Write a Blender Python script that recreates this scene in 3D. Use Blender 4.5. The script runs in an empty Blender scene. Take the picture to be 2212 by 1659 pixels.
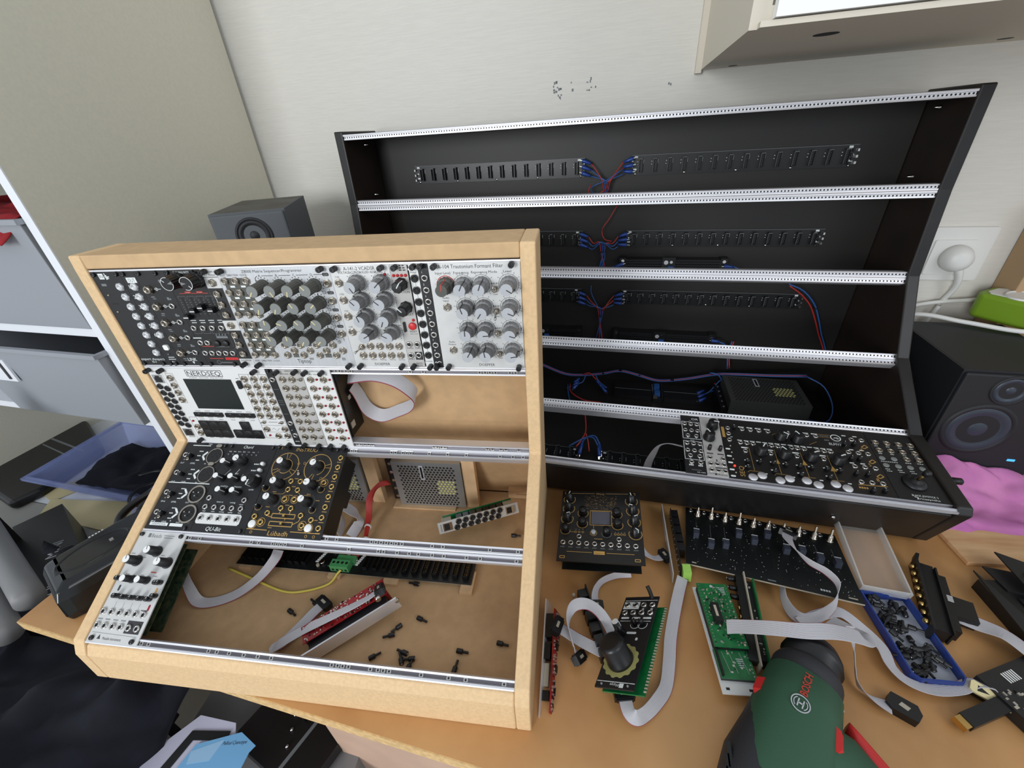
import bpy, math, random
from mathutils import Vector, Matrix
random.seed(7)
SC = bpy.context.scene
COL = SC.collection
S = 0.001                                   # everything below is in millimetres
pi = math.pi

# ---------------------------------------------------------------- camera
cam_d = bpy.data.cameras.new('camera'); cam = bpy.data.objects.new('camera', cam_d); COL.objects.link(cam)
cam_d.sensor_fit = 'HORIZONTAL'; cam_d.sensor_width = 36.0; cam_d.lens = 36.0*896.9/2212
cam_d.clip_start = 0.01; cam_d.clip_end = 50
YAW, PITCH, ROLL = -0.157318, 0.544295, 0.067655
fwd = Vector((math.sin(YAW)*math.cos(PITCH), math.cos(YAW)*math.cos(PITCH), -math.sin(PITCH)))
rgt = Vector((math.cos(YAW), -math.sin(YAW), 0)); dwn = fwd.cross(rgt)
r2 = rgt*math.cos(ROLL)+dwn*math.sin(ROLL); d2 = dwn*math.cos(ROLL)-rgt*math.sin(ROLL)
M = Matrix((r2, -d2, -fwd)).transposed().to_4x4()
M.translation = Vector((51.75, -201.27, 570.02))*S
cam.matrix_world = M
SC.camera = cam

# ---------------------------------------------------------------- light and exposure
W = bpy.data.worlds.new('world'); SC.world = W; W.use_nodes = True
bg = W.node_tree.nodes['Background']; bg.inputs[0].default_value = (0.80, 0.86, 0.93, 1); bg.inputs[1].default_value = 0.72
def area(name, loc, aim, sx, sy, power, col):
    l = bpy.data.lights.new(name, 'AREA'); l.shape = 'RECTANGLE'; l.size = sx; l.size_y = sy; l.energy = power; l.color = col
    o = bpy.data.objects.new(name, l); COL.objects.link(o); o.location = loc
    o.rotation_euler = (Vector(aim)-Vector(loc)).to_track_quat('-Z', 'Y').to_euler(); return o
area('window_light', (-1.35, -2.55, 0.85), (-0.1, 0.4, 0.25), 0.8, 1.1, 52, (0.95, 0.98, 1.0))
area('fill_light', (1.6, -1.6, 1.7), (0.3, 0.4, 0.1), 1.2, 1.2, 14, (0.95, 0.96, 1.0))  # unseen fill added from the right, lifts surfaces the window light misses
SC.view_settings.view_transform = 'Standard'; SC.view_settings.look = 'None'
SC.view_settings.exposure = 0.0; SC.view_settings.gamma = 1.0; SC.view_settings.use_curve_mapping = False

# ---------------------------------------------------------------- materials
def lin(c):
    c = c/255.0
    return c/12.92 if c <= 0.04045 else ((c+0.055)/1.055)**2.4
def mat(name, rgb, rough=0.6, metal=0.0, spots=None, scale=60, amt=0.0, bump=0.0, stretch=None, alpha=1.0, trans=0.0, emit=0.0, ior=None, spec=None):
    m = bpy.data.materials.new(name); m.use_nodes = True; nt = m.node_tree; n = nt.nodes; b = n['Principled BSDF']
    c = tuple(lin(v) for v in rgb)+(1,)
    b.inputs['Base Color'].default_value = c; b.inputs['Roughness'].default_value = rough; b.inputs['Metallic'].default_value = metal
    if spec is not None: b.inputs['Specular IOR Level'].default_value = spec
    if trans: b.inputs['Transmission Weight'].default_value = trans
    if ior: b.inputs['IOR'].default_value = ior
    b.inputs['Alpha'].default_value = alpha
    if emit: b.inputs['Emission Color'].default_value = c; b.inputs['Emission Strength'].default_value = emit
    if amt or bump:
        tc = n.new('ShaderNodeTexCoord'); mp = n.new('ShaderNodeMapping'); nz = n.new('ShaderNodeTexNoise')
        nt.links.new(tc.outputs['Object'], mp.inputs[0]); nt.links.new(mp.outputs[0], nz.inputs[0])
        if stretch: mp.inputs['Scale'].default_value = stretch
        nz.inputs['Scale'].default_value = scale; nz.inputs['Detail'].default_value = 5
        if amt:
            r = n.new('ShaderNodeValToRGB'); nt.links.new(nz.outputs[0], r.inputs[0])
            c2 = tuple(lin(v) for v in (spots or [v*(1-amt) for v in rgb]))+(1,)
            r.color_ramp.elements[0].position = 0.35; r.color_ramp.elements[1].position = 0.65
            r.color_ramp.elements[0].color = c2; r.color_ramp.elements[1].color = c
            nt.links.new(r.outputs[0], b.inputs['Base Color'])
        if bump:
            bp = n.new('ShaderNodeBump'); bp.inputs['Strength'].default_value = bump; bp.inputs['Distance'].default_value = 0.001
            nt.links.new(nz.outputs[0], bp.inputs['Height']); nt.links.new(bp.outputs[0], b.inputs['Normal'])
    return m
m_mdf = mat('raw_mdf', (208, 174, 130), 0.75, amt=.05, scale=70, bump=.12)
m_mdfin = mat('raw_mdf_inside', (196, 160, 118), 0.8, amt=.05, scale=60, bump=.1)
m_mdfedge = mat('mdf_edge', (226, 192, 146), 0.7, amt=.05, scale=260, bump=.1)
m_desk = mat('varnished_board', (200, 152, 98), 0.42, spots=(182, 132, 80), scale=9, amt=.2, bump=.05, stretch=(1, 1, 1))
m_deskedge = mat('board_edge', (228, 190, 132), 0.6, amt=.12, scale=150, bump=.1)
m_pine = mat('pine', (222, 184, 138), 0.45, spots=(196, 146, 100), scale=6, amt=.2, stretch=(1, 9, 1))
m_wall = mat('white_ribbed_wall', (222, 219, 211), 0.85, amt=.02, scale=30, bump=.35, stretch=(1, 1, 14))
m_ward = mat('beige_laminate', (214, 210, 192), 0.6, amt=.02, scale=200)
m_white = mat('white_edge', (232, 235, 240), 0.5)
m_floor = mat('grey_floor', (168, 166, 158), 0.6, amt=.06, scale=8)
m_blkwood = mat('black_stained_wood', (27, 26, 26), 0.42, amt=.25, scale=30, bump=.12)
m_blkin = mat('black_stained_inside', (20, 19, 19), 0.5, spots=(26, 22, 18), amt=.2, scale=4)
m_blkbrown = mat('dark_brown_side', (38, 28, 22), 0.45, amt=.2, scale=14)
m_alu = mat('aluminium', (232, 232, 236), 0.42, 0.7)
m_aluf = mat('rail_slot', (120, 116, 122), 0.45, 0.7)
m_steel = mat('steel', (210, 208, 204), 0.18, 1.0)
m_nickel = mat('nickel', (178, 170, 158), 0.2, 1.0)
m_gold = mat('brass', (214, 180, 112), 0.22, 1.0)
m_hole = mat('black_hole', (8, 8, 9), 0.6)
m_psil = mat('silver_panel', (212, 212, 210), 0.45, 0.25, amt=.02, scale=90)
m_pz = mat('brushed_silver_panel', (204, 206, 208), 0.4, 0.35, amt=.05, scale=18, stretch=(30, 1, 1))
m_pgrey = mat('grey_panel', (186, 184, 180), 0.5, 0.2)
m_pwhite = mat('white_panel', (224, 224, 222), 0.5, 0.1)
m_pblk = mat('black_panel', (22, 22, 24), 0.48)
m_pblk2 = mat('black_brown_panel', (24, 22, 22), 0.42)
m_kgrey = mat('knob_grey', (122, 122, 122), 0.5)
m_kcap = mat('knob_cap_grey', (176, 178, 182), 0.5)
m_kdark = mat('knob_dark_grey', (80, 80, 74), 0.55)
m_kcapd = mat('knob_cap_dark', (124, 127, 124), 0.5)
m_kblk = mat('knob_black', (16, 16, 18), 0.38)
m_blkpl = mat('black_plastic', (18, 18, 20), 0.4)
m_blkgl = mat('gloss_black_plastic', (22, 24, 26), 0.14)
m_wcap = mat('white_cap', (236, 236, 234), 0.45)
m_ink = mat('dark_print', (52, 50, 54), 0.6)
m_wink = mat('white_print', (225, 230, 228), 0.55)
m_gink = mat('gold_print', (206, 164, 92), 0.4, 0.4)
m_tink = mat('dim_print', (112, 116, 118), 0.6)
m_red = mat('red_plastic', (206, 44, 44), 0.4)
m_dred = mat('dark_red_lens', (150, 22, 34), 0.25)
m_redk = mat('red_print', (188, 60, 48), 0.5)
m_screen = mat('dark_screen', (28, 34, 34), 0.18)
m_screen2 = mat('blue_grey_screen', (84, 84, 96), 0.25)
m_clear = mat('clear_button', (205, 208, 212), 0.2, trans=.35)
m_pcbg = mat('green_circuit_board', (20, 112, 58), 0.35, amt=.15, scale=120)
m_pcbr = mat('red_circuit_board', (150, 26, 30), 0.35, amt=.2, scale=140)
m_pcbk = mat('black_circuit_board', (20, 22, 22), 0.35)
m_dome = mat('frosted_jack', (204, 206, 208), 0.3, 0.3)
m_dkgreen = mat('dark_green_board', (16, 38, 26), 0.4, spots=(60, 64, 44), amt=.3, scale=160)
m_psud = mat('dull_steel', (84, 86, 82), 0.5, 0.5)
m_solder = mat('solder', (210, 210, 205), 0.25, 0.9)
m_chip = mat('chip', (18, 18, 20), 0.4)
m_comp = mat('pale_component', (176, 168, 150), 0.4)
m_rib = mat('grey_ribbon', (192, 190, 194), 0.5)
m_ribred = mat('ribbon_red_edge', (150, 60, 72), 0.5)
m_green = mat('green_terminal', (74, 150, 92), 0.45)
m_lime = mat('lime_tape', (160, 210, 96), 0.5)
m_wblue = mat('blue_wire', (42, 86, 150), 0.4)
m_wred = mat('red_wire', (166, 44, 38), 0.4)
m_wyel = mat('yellow_wire', (222, 204, 92), 0.4)
m_lug = mat('blue_lug', (34, 66, 140), 0.35)
m_wood = mat('pale_wood', (214, 178, 136), 0.7, amt=.1, scale=30)
m_galv = mat('galvanised_steel', (178, 184, 190), 0.35, 0.8)
m_yel = mat('yellow_transformer', (198, 196, 122), 0.5)
m_drillg = mat('green_plastic', (44, 84, 60), 0.55, bump=.1, scale=500)
m_drillk = mat('soft_black_grip', (40, 40, 44), 0.6, bump=.1, scale=500)
m_poly = mat('clear_polypropylene', (222, 220, 214), 0.25, alpha=.14)
m_polyb = mat('clear_blue_plastic', (150, 165, 220), 0.2, alpha=.42)
m_blue = mat('blue_plastic', (36, 60, 132), 0.35)
m_traybed = mat('tray_bottom', (170, 174, 184), 0.35)
m_bingrey = mat('grey_storage_plastic', (150, 154, 160), 0.5)
m_navy = mat('navy_cloth', (26, 28, 40), 0.95, amt=.3, scale=30, bump=.4)
m_redcl = mat('red_cloth', (150, 24, 32), 0.9, bump=.3)
m_pink = mat('pink_microfibre', (206, 132, 180), 0.95, spots=(182, 104, 166), scale=14, amt=.2, bump=.6)
m_cream = mat('cream_card', (214, 200, 152), 0.8)
m_paper = mat('white_paper', (206, 206, 226), 0.8)
m_bluep = mat('light_blue_folder', (122, 182, 228), 0.6)
m_bluep2 = mat('paler_blue_print', (156, 200, 234), 0.6)
m_limes = mat('green_power_strip', (124, 160, 36), 0.45)
m_whitepl = mat('white_plastic', (226, 226, 222), 0.45)
m_spk = mat('speaker_black', (24, 26, 30), 0.6)
m_spkg = mat('speaker_grey', (86, 90, 94), 0.7)
m_spkt = mat('speaker_grey_top', (96, 95, 90), 0.8, spots=(82, 78, 70), amt=.3, scale=18)
m_cone = mat('speaker_cone', (46, 54, 66), 0.4)
m_led = mat('blue_led', (80, 180, 230), 0.4, emit=.6)
m_ledr = mat('lit_red_led', (235, 60, 40), 0.4, emit=.8)
m_card = mat('brown_cardboard', (176, 146, 112), 0.85)
m_wglow = mat('white_lacquer', (246, 247, 248), 0.5)
m_under = mat('pinkish_board', (206, 172, 150), 0.6, amt=.04, scale=20)

m_olive = mat('olive_ring', (164, 160, 100), 0.6)
m_polyw = mat('clear_polypropylene_wall', (226, 226, 224), 0.3, alpha=.42)
# ---------------------------------------------------------------- mesh building
class MB:
    def __init__(s, M=None): s.v = []; s.f = []; s.mi = []; s.sm = []; s.mats = []; s.M = M
    def m(s, mt):
        if mt not in s.mats: s.mats.append(mt)
        s.cur = s.mats.index(mt); return s
    def add(s, vs, fs, T=None, smooth=False):
        b = len(s.v)
        for p in vs:
            p = Vector(p)
            if T is not None: p = T @ p
            if s.M is not None: p = s.M @ p
            s.v.append(p)
        for f in fs: s.f.append([b+i for i in f]); s.mi.append(getattr(s, 'cur', 0)); s.sm.append(smooth)
        return s
    def box(s, a, b, T=None, ch=0):
        (x0, y0, z0), (x1, y1, z1) = a, b
        if ch: return s.prism([(x0+ch, y0), (x1-ch, y0), (x1, y0+ch), (x1, y1-ch), (x1-ch, y1), (x0+ch, y1), (x0, y1-ch), (x0, y0+ch)], z0, z1, T)
        v = [(x0, y0, z0), (x1, y0, z0), (x1, y1, z0), (x0, y1, z0), (x0, y0, z1), (x1, y0, z1), (x1, y1, z1), (x0, y1, z1)]
        return s.add(v, [(0, 3, 2, 1), (4, 5, 6, 7), (0, 1, 5, 4), (1, 2, 6, 5), (2, 3, 7, 6), (3, 0, 4, 7)], T)
    def prism(s, poly, z0, z1, T=None, smooth=False):
        n = len(poly); v = [(x, y, z0) for x, y in poly]+[(x, y, z1) for x, y in poly]
        s.add(v, [tuple(range(n-1, -1, -1)), tuple(range(n, 2*n))], T)
        b = len(s.v)-2*n
        for i in range(n):
            j = (i+1) % n; s.f.append([b+i, b+j, b+n+j, b+n+i]); s.mi.append(s.cur); s.sm.append(smooth)
        return s
    def lathe(s, prof, T=None, n=16, smooth=True, caps=True, flute=0):
        v = []; f = []
        for r, z in prof:
            for i in range(n):
                a = 2*pi*i/n; rr = r*(1-(flute if i % 2 else 0)); v.append((rr*math.cos(a), rr*math.sin(a), z))
        for k in range(len(prof)-1):
            for i in range(n):
                j = (i+1) % n; f.append((k*n+i, k*n+j, (k+1)*n+j, (k+1)*n+i))
        s.add(v, f, T, smooth)
        if caps:
            b = len(s.v)-len(v)
            if prof[0][0] > 0.01: s.f.append([b+i for i in range(n-1, -1, -1)]); s.mi.append(s.cur); s.sm.append(False)
            if prof[-1][0] > 0.01: s.f.append([b+(len(prof)-1)*n+i for i in range(n)]); s.mi.append(s.cur); s.sm.append(False)
        return s
    def cyl(s, c, r, h, n=14, T=None, r1=None):
        return s.lathe([(r, 0), (r if r1 is None else r1, h)], (T or Matrix()) @ Matrix.Translation(c), n, n > 8)
    def ring(s, c, r0, r1, z, h, n=24, T=None, a0=0, a1=2*pi):
        full = abs(a1-a0-2*pi) < 1e-6; k = n if full else n+1; v = []; f = []
        for i in range(k):
            a = a0+(a1-a0)*i/n
            for r, zz in ((r0, z), (r1, z), (r1, z+h), (r0, z+h)): v.append((c[0]+r*math.cos(a), c[1]+r*math.sin(a), zz))
        for i in range(n):
            j = (i+1) % k
            for q in range(4): f.append((i*4+q, i*4+(q+1) % 4, j*4+(q+1) % 4, j*4+q))
        if not full: f += [(3, 2, 1, 0), (n*4, n*4+1, n*4+2, n*4+3)]
        return s.add(v, f, T)
    def line(s, a, b, w, z, h=0.12, T=None):
        a = Vector(a[:2]); b = Vector(b[:2]); d = (b-a).normalized()*w/2; p = Vector((-d.y, d.x))
        return s.prism([tuple(a-p), tuple(b-p), tuple(b+p), tuple(a+p)], z, z+h, T)
    def pline(s, pts, w, z, closed=False, h=0.12):
        q = list(pts)+([pts[0]] if closed else [])
        for a, b in zip(q[:-1], q[1:]): s.line(a, b, w, z, h)
        return s
    def tube(s, pts, r, n=8, smooth=True, samples=5, T=None):
        P = spline(pts, samples); v = []; f = []; up = Vector((0.13, 0.31, 0.94))
        for i, p in enumerate(P):
            t = (P[min(i+1, len(P)-1)]-P[max(i-1, 0)]).normalized(); a = t.cross(up).normalized(); b = t.cross(a)
            rr = r if not callable(r) else r(i/(len(P)-1))
            for k in range(n): an = 2*pi*k/n; v.append(p+a*rr*math.cos(an)+b*rr*math.sin(an))
        for i in range(len(P)-1):
            for k in range(n): j = (k+1) % n; f.append((i*n+k, i*n+j, (i+1)*n+j, (i+1)*n+k))
        f += [tuple(range(n-1, -1, -1)), tuple((len(P)-1)*n+k for k in range(n))]
        return s.add(v, f, T, smooth)
    def build(s, name, mt=None, parent=None, T=None, smooth=None):
        me = bpy.data.meshes.new(name); me.from_pydata([p*S for p in s.v], [], s.f)
        mats = s.mats or [mt]
        for q in mats: me.materials.append(q)
        me.polygons.foreach_set('material_index', s.mi if s.mats else [0]*len(s.f))
        me.polygons.foreach_set('use_smooth', s.sm if smooth is None else [smooth]*len(s.f)); me.update()
        return ob(name, me, parent, T)
def spline(pts, samples=5):
    P = [Vector(p) for p in pts]
    if len(P) < 3: return P
    P = [P[0]*2-P[1]]+P+[P[-1]*2-P[-2]]; out = []
    for i in range(1, len(P)-2):
        for k in range(samples):
            t = k/samples; a, b, c, d = P[i-1:i+3]
            out.append(0.5*((2*b)+(c-a)*t+(2*a-5*b+4*c-d)*t*t+(3*b-a-3*c+d)*t*t*t))
    out.append(P[-2]); return out
def mm(T):                                   # matrix given in mm -> metres
    T = T.copy(); T.translation = T.translation*S; return T
def ob(name, data, parent=None, T=None):
    o = bpy.data.objects.new(name, data); COL.objects.link(o)
    if parent is not None: o.parent = parent
    if T is not None: o.matrix_basis = mm(T)
    return o
def thing(name, label, cat, T=None, group=None):
    o = ob(name, None, None, T); o.empty_display_size = 0.01; tag(o, label, cat, group); return o
def tag(o, label, cat, group=None, kind=None):
    o['label'] = label; o['category'] = cat
    if group: o['group'] = group
    if kind: o['kind'] = kind
    return o
def struct(o): o['kind'] = 'structure'; return o
def TR(x, y, z=0, rz=0, rx=0, ry=0):
    return Matrix.Translation((x, y, z)) @ Matrix.Rotation(rz, 4, 'Z') @ Matrix.Rotation(ry, 4, 'Y') @ Matrix.Rotation(rx, 4, 'X')
def copy_tree(o, T=None, **props):
    c = o.copy(); COL.objects.link(c)
    if T is not None: c.matrix_basis = mm(T)
    for k, v in props.items(): c[k] = v
    for ch in list(o.children):
        d = ch.copy(); COL.objects.link(d); d.parent = c
        for g in list(ch.children): e = g.copy(); COL.objects.link(e); e.parent = d
    return c
# lettering: glyph outlines laid flat as thin print on the local x-y plane
_tc = {}
def text(mb, s, x, y, z, h, w=None, rot=0, mirror=False, align=0.5, shear=0, bold=0):
    key = (s, shear, bold)
    if key not in _tc:
        cu = bpy.data.curves.new('t', 'FONT'); cu.body = s; cu.size = 1; cu.resolution_u = 2; cu.shear = shear; cu.offset = bold
        o = bpy.data.objects.new('t', cu); COL.objects.link(o); bpy.context.view_layer.update()
        me = bpy.data.meshes.new_from_object(o.evaluated_get(bpy.context.evaluated_depsgraph_get()))
        vs = [tuple(v.co) for v in me.vertices]; fs = [tuple(p.vertices) for p in me.polygons]
        bpy.data.objects.remove(o); bpy.data.curves.remove(cu); bpy.data.meshes.remove(me); _tc[key] = (vs, fs)
    vs, fs = _tc[key]
    if not vs: return
    x0 = min(v[0] for v in vs); x1 = max(v[0] for v in vs); sy = h/0.73; sx = (w/(x1-x0)) if w else sy
    T = Matrix.Translation((x, y, z)) @ Matrix.Rotation(rot, 4, 'Z')
    mb.add([((v[0]-x0-(x1-x0)*align)*sx*(-1 if mirror else 1), (v[1]-0.36)*sy, 0) for v in vs], fs, T)

# ---------------------------------------------------------------- frames of reference
WB = TR(605.08, 569.57, 0, -0.125468)        # the wall, the desk and the black case run along this frame
MDFW, MDFX = 529.4, 17.0
def rowM(top, bot, x0, base=None):
    v = Vector((0, bot[0]-top[0], bot[1]-top[1])).normalized(); x = Vector((1, 0, 0)); y = -v; z = x.cross(y)
    T = Matrix((x, y, z)).transposed().to_4x4(); T.translation = Vector((x0, top[0], top[1]))
    return (base @ T) if base is not None else T
PM = [(0, 66), (117.6, 128.1), (235.2, 190.2), (236.1, 323.2), (237.0, 456.2)]
def MR(r, u=0): return rowM(PM[5-r], PM[4-r], -MDFW) @ Matrix.Translation((u, 0, 0))
PB = [(0, 584.6), (-3.9, 456.3), (-18.3, 325.9), (-81.7, 205.9), (-185.4, 125.3), (-323.1, 106.8)]
BW = 1002.7
def BR(r, u=0): return rowM(PB[r-1], PB[r], -BW, WB) @ Matrix.Translation((u, 0, 0))
# ---------------------------------------------------------------- small hardware, one mesh each, shared by all copies
def shared(build):
    o = build; me = o.data; bpy.data.objects.remove(o); return me
def jackmesh(kind):
    b = MB()
    met = {'hex': m_nickel, 'round': m_steel, 'gold': m_gold, 'big': m_nickel, 'dome': m_dome, 'knurl': m_blkpl}[kind]
    if kind == 'hex':
        b.m(met).lathe([(5.0, 0), (5.0, 1.6)], None, 6, False); b.lathe([(4.1, 1.6), (4.1, 2.6), (3.1, 2.7), (3.0, 1.0)], None, 20, True, False)
        b.m(m_hole).cyl((0, 0, 1.1), 3.0, .05, 16); b.m(m_kdark).ring((0, 0), 1.6, 2.2, 1.1, .5, 14); 
    elif kind == 'big':
        b.m(met).lathe([(5.6, 0), (5.6, 2.4)], None, 6, False); b.lathe([(4.9, 2.4), (4.9, 4.6), (4.2, 5.4), (2.6, 5.4), (2.6, 2.0)], None, 22, True, False)
        b.m(m_hole).cyl((0, 0, 2.1), 2.6, .05, 16)
    elif kind == 'dome':
        b.m(met).lathe([(5.4, 0), (5.4, 1.0)], None, 6, False); b.lathe([(4.8, 1.0), (4.6, 2.0), (3.6, 2.8), (2.6, 2.8), (2.2, 2.0), (0, 2.0)], None, 16, True, False)
    elif kind == 'knurl':
        b.m(m_steel).lathe([(4.9, 0), (4.9, 1.0)], None, 20, True); b.m(met).lathe([(4.3, 1.0), (4.3, 1.9), (2.2, 1.9), (2.2, 1.1)], None, 20, True, False)
        b.m(m_hole).cyl((0, 0, 1.2), 2.2, .05, 14)
    else:
        r = 3.9 if kind == 'round' else 4.0
        b.m(met).lathe([(r, 0), (r, 1.5), (r-.7, 2.0), (2.2, 2.0), (2.2, .9)], None, 18, True, False)
        b.m(m_hole).cyl((0, 0, 1.0), 2.2, .05, 14)
    return shared(b.build(kind+'_jack'))
JK = {k: jackmesh(k) for k in ('hex', 'round', 'gold', 'big', 'dome', 'knurl')}
def knobmeshes(kind):
    b = MB(); c = MB(); p = MB()
    D = dict(doe=(m_kgrey, m_kcap, m_ink), doered=(m_kdark, m_kdark, m_redk), tip=(m_kdark, m_kcapd, m_cream), rm=(m_kblk, m_kblk, m_wink),
             blk=(m_kblk, m_wcap, m_ink), blkp=(m_kblk, m_kblk, m_wink), big=(m_kblk, m_kblk, m_wink), small=(m_kblk, m_kblk, m_wink), mid=(m_kblk, m_wcap, m_ink), huge=(m_kblk, m_kblk, m_wink), pat=(m_kblk, m_kblk, m_wink))
    bm, cm, pm = D[kind]
    if kind in ('doe', 'doered'):
        b.m(bm).lathe([(9.6, 0), (9.6, 5.5), (9.0, 7), (6.9, 7.6), (6.6, 20.5)], None, 28, False, True, .06); c.m(cm).cyl((0, 0, 20.5), 6.5, .8, 20)
        p.m(pm).box((-.55, 0, 21.3), (.55, 6.4, 21.5)); p.box((-.5, 6.3, 8), (.5, 6.9, 21.3)); p.box((-.5, 6.8, 7.4), (.5, 9.4, 7.8))
    elif kind == 'tip':
        b.m(bm).lathe([(8.2, 0), (8.2, 3.2), (7.2, 4.2), (7.0, 21.5)], None, 32, False, True, .04); c.m(cm).cyl((0, 0, 21.5), 6.6, .7, 20)
        p.m(pm).box((-.6, .8, 22.2), (.6, 6.9, 22.4))
    elif kind == 'rm':
        b.m(bm).lathe([(7.6, 0), (7.6, 2), (6.9, 3), (6.6, 15), (5.6, 16.8), (0, 17)], None, 16, False, True, .09)
        c.m(m_wcap).box((-1.4, -1.4, 16.9), (1.4, .4, 17.15)); p.m(pm).box((-.5, 0, 16.9), (.5, 6, 17.2)); p.box((-.5, 5.8, 6), (.5, 6.8, 16.9))
    elif kind == 'blk':
        b.m(bm).lathe([(7.0, 0), (7.0, 1.5), (6.0, 3), (4.9, 17)], None, 24); c.m(cm).cyl((0, 0, 17), 4.5, .7, 20)
        p.m(pm).box((-.35, 0, 17.7), (.35, 4.4, 17.85))
    elif kind == 'mid':
        b.m(bm).lathe([(4.9, 0), (4.9, 1.5), (4.3, 3), (3.9, 15)], None, 20); c.m(cm).cyl((0, 0, 15), 3.8, .6, 16); p.m(m_wcap).box((-.35, 3.6, 6), (.35, 4.9, 15.5))
    elif kind == 'big':
        b.m(bm).lathe([(9.2, 0), (9.2, 2), (8.2, 3.4), (7.6, 13), (6.6, 14), (0, 14)], None, 28, True); c.m(m_kblk).cyl((0, 0, 14), 5.2, .25, 18)
        p.m(pm).box((-.8, .6, 14.2), (.8, 7, 14.5)); p.box((-.8, 7, 4), (.8, 8.3, 14.3))
    elif kind == 'pat':
        b.m(bm).lathe([(9.8, 0), (9.8, 4), (8.6, 5), (8.2, 17), (0, 17)], None, 34, False, True, .06); c.m(m_wcap).ring((0, 0), 7.4, 7.9, 17, .3, 28, None, .4, 5.4); c.m(m_kgrey).add([(0, 0, 17.1), (4, -6, 17.1), (6.6, -3, 17.1)], [(0, 1, 2)]); p.m(pm).box((-.35, 3.4, 17), (.35, 7.4, 17.3))
    elif kind == 'blkp':
        b.m(bm).lathe([(6.0, 0), (6.0, 1.5), (5.3, 2.6), (4.9, 14), (0, 14.2)], None, 22, True); p.m(pm).box((-.55, .2, 14.2), (.55, 5.0, 14.45)); p.box((-.55, 4.6, 8), (.55, 5.4, 14.2))
    elif kind == 'small':
        b.m(bm).lathe([(3.0, 0), (3.0, 7.5), (2.4, 8), (0, 8)], None, 14, True, True, .08); p.m(pm).box((-.25, .3, 8), (.25, 2.6, 8.15))
    elif kind == 'huge':
        b.m(bm).lathe([(15, 0), (15, 7), (13.6, 8), (13.2, 24), (12, 25.5), (0, 26)], None, 36, True); p.m(pm).box((-.8, 6, 26), (.8, 12, 26.2))
    kb = shared(b.build('knob')); kc = shared(c.build('knob_cap')) if c.v else None; kp = shared(p.build('pointer'))
    return kb, kc, kp
KN = {}
def knob(par, kind, u, v, ang=0, z=1.8, dz=0):
    if kind not in KN: KN[kind] = knobmeshes(kind)
    b, c, p = KN[kind]
    k = ob('knob', b, par, TR(u, -v, z, -math.radians(ang)))
    if c and kind not in ('big', 'rm'): ob('knob_cap', c, k)
    ob('pointer', p, k)
    if kind == 'doered': k['label'] = 'darker grey knob with a red line'
    return k
def togglemesh():
    b = MB(); b.m(m_nickel).lathe([(4.2, 0), (4.2, 1.4)], None, 6, False); b.lathe([(2.9, 1.4), (2.9, 4.5), (2.0, 5)], None, 14)
    T = Matrix.Translation((0, 0, 4.5)) @ Matrix.Rotation(math.radians(32), 4, 'X')
    b.m(m_steel).lathe([(.9, 0), (1.1, 7), (1.5, 9), (1.2, 10.4), (0, 10.6)], T, 12); return shared(b.build('toggle_switch'))
TG = togglemesh()
def minitog():
    b = MB(); b.m(m_nickel).lathe([(2.6, 0), (2.6, 1.6), (1.6, 2.4)], None, 12)
    T = Matrix.Translation((0, 0, 2)) @ Matrix.Rotation(math.radians(38), 4, 'X')
    b.m(m_steel).lathe([(.7, 0), (.8, 4.5), (1.1, 6), (0, 6.6)], T, 10); return shared(b.build('toggle_switch'))
TGM = minitog()
def screwmesh(kind):
    b = MB()
    if kind == 'thumb':
        b.m(m_blkpl).lathe([(3.3, 0), (3.3, 7.6), (2.8, 8.2), (1.2, 8.2), (1.0, 7.4), (0, 7.4)], None, 18, False, True, .07)
    elif kind == 'tiny':
        b.m(m_steel).lathe([(2.3, 0), (2.3, .5), (1.2, 1.3), (0, 1.3)], None, 14)
    else:
        b.m(m_kblk).lathe([(2.8, 0), (2.8, 1.8), (2.3, 2.4), (1.0, 2.4), (.8, 1.6), (0, 1.6)], None, 14); b.m(m_steel).cyl((.9, -1.2, 2.2), .5, .3, 6)
    return shared(b.build('screw'))
SW = {k: screwmesh(k) for k in ('thumb', 'tiny', 'cap')}
def ledmesh(r, m):
    b = MB(); b.m(m).lathe([(r, 0), (r, r*.6), (r*.6, r*1.3), (0, r*1.5)], None, 12); return shared(b.build('indicator_light'))
LEDS = {'red': ledmesh(1.6, m_dred), 'ring': ledmesh(2.0, m_kcap), 'brass': ledmesh(1.1, m_comp), 'grey': ledmesh(1.3, m_tink), 'lit': ledmesh(1.9, m_ledr), 'bred': ledmesh(1.7, m_red)}
_bt = {}
def button(par, u, v, r, m, h=3, name='push_button', z=1.8, n=20):
    k = (r, m.name, h, n)
    if k not in _bt: b = MB(); b.m(m).lathe([(r, 0), (r, h*.8), (r*.85, h), (0, h)], None, n); _bt[k] = shared(b.build(name))
    return ob(name, _bt[k], par, TR(u, -v, z))

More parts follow.
